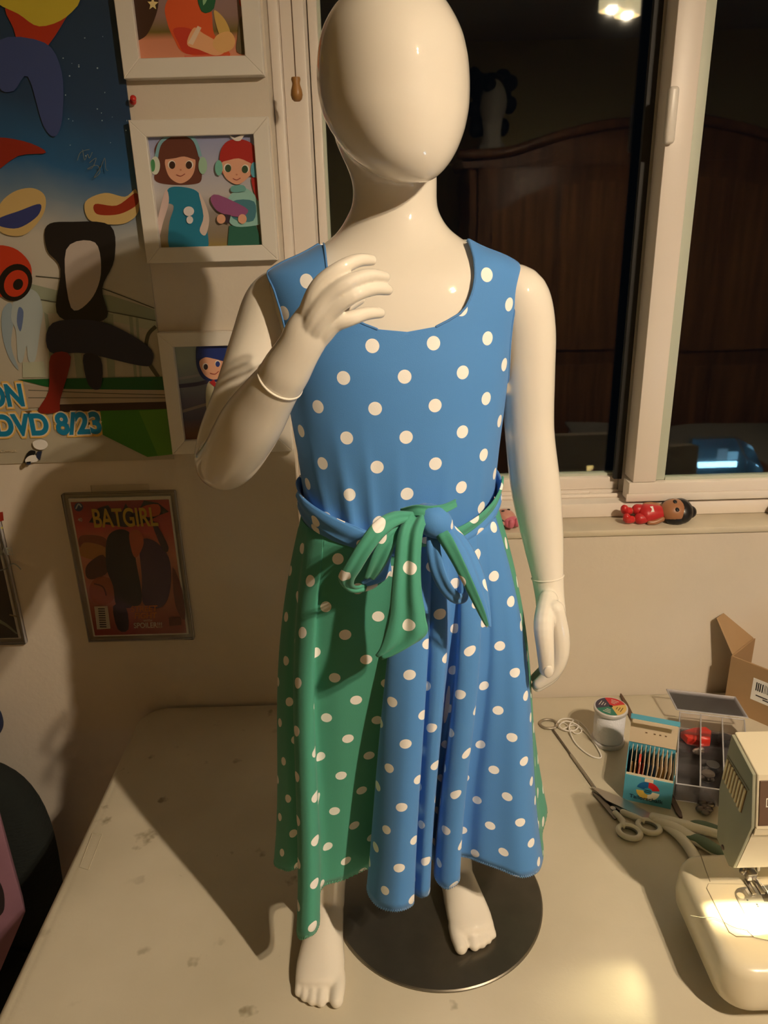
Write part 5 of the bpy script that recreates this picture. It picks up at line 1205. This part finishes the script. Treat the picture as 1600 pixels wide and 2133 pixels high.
# brown nameplate on the slanted front, with the visible start of its lettering
fA0, fB0 = cas[1], cas[2]; fd = (fB0-fA0).normalized(); fn = Vector((0, fd.z, -fd.y)); fn = fn if fn.y < 0 else -fn; fl_ = (fB0-fA0).length
def FP(x, t, o=0.0): return Vector((x, 0, 0))+Vector((0, fA0.y, fA0.z))+fd*(t*fl_)+fn*o
px0 = atY(1583, 1660, (fA0.y+fB0.y)/2).x
fp = prism('front_panel', [FP(px0, .10, -.001), FP(px0+.2, .10, -.001), FP(px0+.2, .93, -.001), FP(px0, .93, -.001)], fn*.0024, M_brown, SM, bev=.0005, seg=1)
wl_ = mat('panel lettering', (.70, .66, .56), .5); mx0 = px0+.0068
for x0_, x1_, t0_, t1_ in ((0, .0009, .42, .58), (.0009, .0045, .42, .435), (.0009, .0045, .565, .58)):
    prism('lettering', [FP(mx0+x0_, t0_, .0014), FP(mx0+x1_, t0_, .0014), FP(mx0+x1_, t1_, .0014), FP(mx0+x0_, t1_, .0014)], fn*.0004, wl_, fp)
# needle bar, presser foot, threads
nb = B(1576, 1858); zc = side[3].z+.004
tube('needle_bar', [(nb.x+.004, nb.y+.012, zc+.02), (nb.x+.004, nb.y+.012, bz1+.022)], .0026, M_steel, SM, n=12)
tube('needle', [(nb.x+.004, nb.y+.012, bz1+.023), (nb.x+.004, nb.y+.012, bz1+.0028)], .0006, M_steel, SM, n=8)
tube('presser_bar', [(nb.x-.003, nb.y+.020, zc+.02), (nb.x-.003, nb.y+.020, bz1+.012)], .0030, M_steel, SM, n=12)
box('foot_shank', (nb.x-.007, nb.x+.004, nb.y+.010, nb.y+.022, bz1+.006, bz1+.016), M_steel, SM, bev=.001)
for dx in (-.006, .004): box('presser_toe', (nb.x+dx-.002, nb.x+dx+.003, nb.y-.006, nb.y+.016, bz1+.0022, bz1+.0042), M_steel, SM, bev=.0006)
V, Fs = ellipsoid((nb.x-.012, nb.y+.014, bz1+.018), (.0042, .004, .0055), 14, 8); mk('clamp_screw', V, Fs, M_dsteel, SM)
V, Fs = ellipsoid((nb.x-.010, nb.y+.020, bz1+.030), (.005, .004, .006), 14, 8); mk('lamp_glow_cap', V, Fs, mat('orange cap', (.65, .22, .07), .5), SM)
tube('needle_thread', [(nb.x+.004, nb.y+.012, bz1+.008), (nb.x+.006, nb.y-.01, bz1+.012), (nb.x+.004, nb.y-.034, bz1+.0026), (nb.x+.0035, nb.y-.05, bz1+.0024)], .0004, M_thread, SM, n=6)
lp = bpy.data.objects.new('work_light_bulb', None); bpy.data.objects.remove(lp)
lbp = Vector((HX+.046, (side[2].y+side[5].y)/2+.004, side[3].z+.030))
V, Fs = ellipsoid(lbp, (.009, .009, .012), 16, 10); mk('work_bulb', V, Fs, mat('lit work bulb', (1, 1, 1), .5, emit=(SEW_C, SEW_L)), SM)
tt = tube('loose_thread', [B(1438, 1907, .0008), B(1462, 1911, .0008), B(1490, 1912, .0008), B(1530, 1932, .0016), B(1560, 1938, .0018)], .0003, mat('grey thread', (.30, .28, .22), .8), None, n=6); tag(tt, 'loose grey thread lying across the sewing machine bed', 'thread')

# ================================================================== things on the sill
SZ = WZ0
def figure(name, label, head, feet, up, skin_m, hair_m, cloth_m, shoe_m, k=1.0, roll=0.0):
    """small toy figure lying on its back; head, feet: points on the sill"""
    head, feet = Vector(head), Vector(feet); d = (head-feet).normalized(); L_ = (head-feet).length; sd = Vector((0, 0, 1)).cross(d); Zu = Vector((0, 0, 1))
    SW = lambda pts, rad, **kw: sweep(pts, [tuple(q*k for q in r) if isinstance(r, tuple) else r*k for r in rad], **kw)
    t = thing(name, (head+feet)/2, label, 'figurine')
    P = lambda f, s, h: feet+Vector((0, 0, .0155*k))+d*(f*L_)+sd*(s*k)+Zu*((h-.013)*k); E_ = lambda c, r, n, m, M: ellipsoid(c, tuple(q*k for q in r), n, m, M)
    sd, Zu = sd*math.cos(roll)+Zu*math.sin(roll), Zu*math.cos(roll)-sd*math.sin(roll); R3 = Matrix((d, sd, Zu)).transposed()
    hd = mk('head', *E_(P(.80, 0, .0135), (.0195, .0165, .0135), 24, 14, R3), skin_m, t)
    hv = [E_(P(.90, 0, .0130), (.0150, .0178, .0130), 22, 12, R3), E_(P(.80, .010, .010), (.014, .009, .0100), 16, 10, R3), E_(P(.80, -.010, .010), (.014, .009, .0100), 16, 10, R3), E_(P(1.06, .0, .0085), (.0078, .0085, .0085), 16, 10, R3)]
    mk('hair', *join(hv), hair_m, t)
    for s in (-.006, .006):
        e = mk('eye', *E_(P(.77, s, .0262), (.0026, .0032, .0012), 12, 8, R3), M_black, hd); 
    mk('jersey', *SW([P(.62, 0, .0105), P(.48, 0, .0105), P(.36, 0, .0105)], [(.0075, .0085), (.0095, .0115), (.0100, .0130)], n=20, ref=Zu), cloth_m, t)
    for s in (-.0060, .0060):
        mk('shorts_leg', *SW([P(.36, s, .0090), P(.25, s*1.15, .0085)], [.0070, .0075], n=14), cloth_m, t)
        mk('leg', *SW([P(.26, s*1.1, .0075), P(.14, s*1.1, .0068)], [.0038, .0036], n=12), skin_m, t)
        mk('shoe', *SW([P(.13, s*1.1, .0065), P(.06, s*1.1, .0078), P(.03, s*1.1, .0135)], [.0050, .0056, .0050], n=12), shoe_m, t)
        mk('arm', *SW([P(.58, s*1.7, .0105), P(.46, s*2.3, .0090), P(.38, s*2.2, .0085)], [.0036, .0034, .0032], n=12), skin_m, t)
    prism('shirt_patch', [P(.30, .004, .0178), P(.44, .004, .0205), P(.44, -.0045, .0205), P(.30, -.0045, .0178)], Zu*.0004, M_paper, t)
    return t
M_toys, M_toyh = mat('brown toy skin', (.36, .16, .075), .35), mat('black toy hair', (.010, .009, .010), .35)
figure('toy_figure', 'small toy figure in a red outfit lying on the window sill', (atZ(1432, 1083, SZ).x-.004, .026, SZ), (atZ(1296, 1090, SZ).x, .022, SZ), None, M_toys, M_toyh, mat('red toy cloth', (.52, .022, .025), .4), mat('red toy shoe', (.58, .03, .03), .3), k=1.3, roll=math.radians(38))
q0 = atZ(1055, 1100, SZ)
t = figure('toy_figure', 'small toy with black hair and pink outfit, behind the hanging arm', (q0.x-.004, .034, SZ), (q0.x+.012, -.0+.006, SZ), None, mat('pink toy skin', (.62, .30, .24), .4), M_toyh, mat('pink toy cloth', (.62, .16, .22), .4), mat('pink toy cloth', (.62, .16, .22), .4))
bz_ = atZ(1603, 1068, SZ); t = thing('brown_figurine', (bz_.x+.006, .045, SZ), 'brown rounded figurine at the right end of the sill', 'figurine')
lathe('body', [(0, 0), (.012, 0), (.014, .004), (.0135, .012), (.010, .018), (0, .02)], (bz_.x+.006, .045, SZ), mat('brown figurine', (.16, .09, .05), .5), t, n=24)
mk('head', *ellipsoid((bz_.x+.006, .045, SZ+.026), (.010, .010, .011)), mat('dark brown figurine', (.09, .05, .03), .5), t)

# ================================================================== chair at the left, with a pink cushion
CH = thing('chair', (-.80, -.22, 0), 'dark green ribbed fabric chair left of the table', 'chair')
M_rib = mat('dark ribbed fabric', (.010, .014, .012), .95, bump=1.0, bscale=220, sheen=.0, stretch=(.3, .3, 1))
def cushion(name, c, r, m, par, M=None, e=.5):
    V, Fs = ellipsoid((0, 0, 0), (1, 1, 1), 48, 28); g = lambda t: math.copysign(abs(t)**e, t); out = []
    for v in V: q = Vector((g(v.x)*r[0], g(v.y)*r[1], g(v.z)*r[2])); out.append(Vector(c)+((M @ q) if M else q))
    return mk(name, out, Fs, m, par)
cushion('backrest', (-.805, -.150, .445), (.205, .055, .275), M_rib, CH, Matrix.Rotation(math.radians(-8), 3, 'X'), .62)
cushion('seat', (-.80, -.42, .36), (.20, .235, .045), M_rib, CH, None, .5)
for sx in (-.95, -.65):
    for sy in (-.62, -.22): tube('leg', [(sx, sy, 0.01), (sx, sy, .18), (sx, sy, .34)], .013, M_black, CH, n=10)
PC = thing('pink_bag', (-.66, -.34, .42), 'flat lilac pink cloth bag leaning on the dark chair', 'bag')
M_pink = mat('lilac pink cloth', (.30, .15, .215), .85, var=.12, vscale=20)
pg = [atY(x, y, -.335) for x, y in ((-170, 1640), (2, 1712), (54, 1902), (-30, 2100), (-240, 2060))]
lean = Vector((0, .0, 0))
prism('cover', pg, (-.02, .035, 0), M_pink, PC, bev=.004, seg=2)
pq = [atY(x, y, -.335) for x, y in cr([(-60, 1800), (-20, 1810), (4, 1845), (10, 1880), (2, 1905), (-40, 1925), (-80, 1880)], 4, True)]
for p_ in pq: p_.y -= .0004
prism('printed_shape', pq, (0, -.0012, 0), mat('dark print', (.02, .012, .016), .8), PC)
BF = cushion('blue_bundle', (-.765, -.06, .745), (.075, .045, .036), mat('dark blue cloth', (.012, .022, .075), .9), None, None, .7); tag(BF, 'dark blue rolled cloth at the left picture edge above the chair', 'cloth')
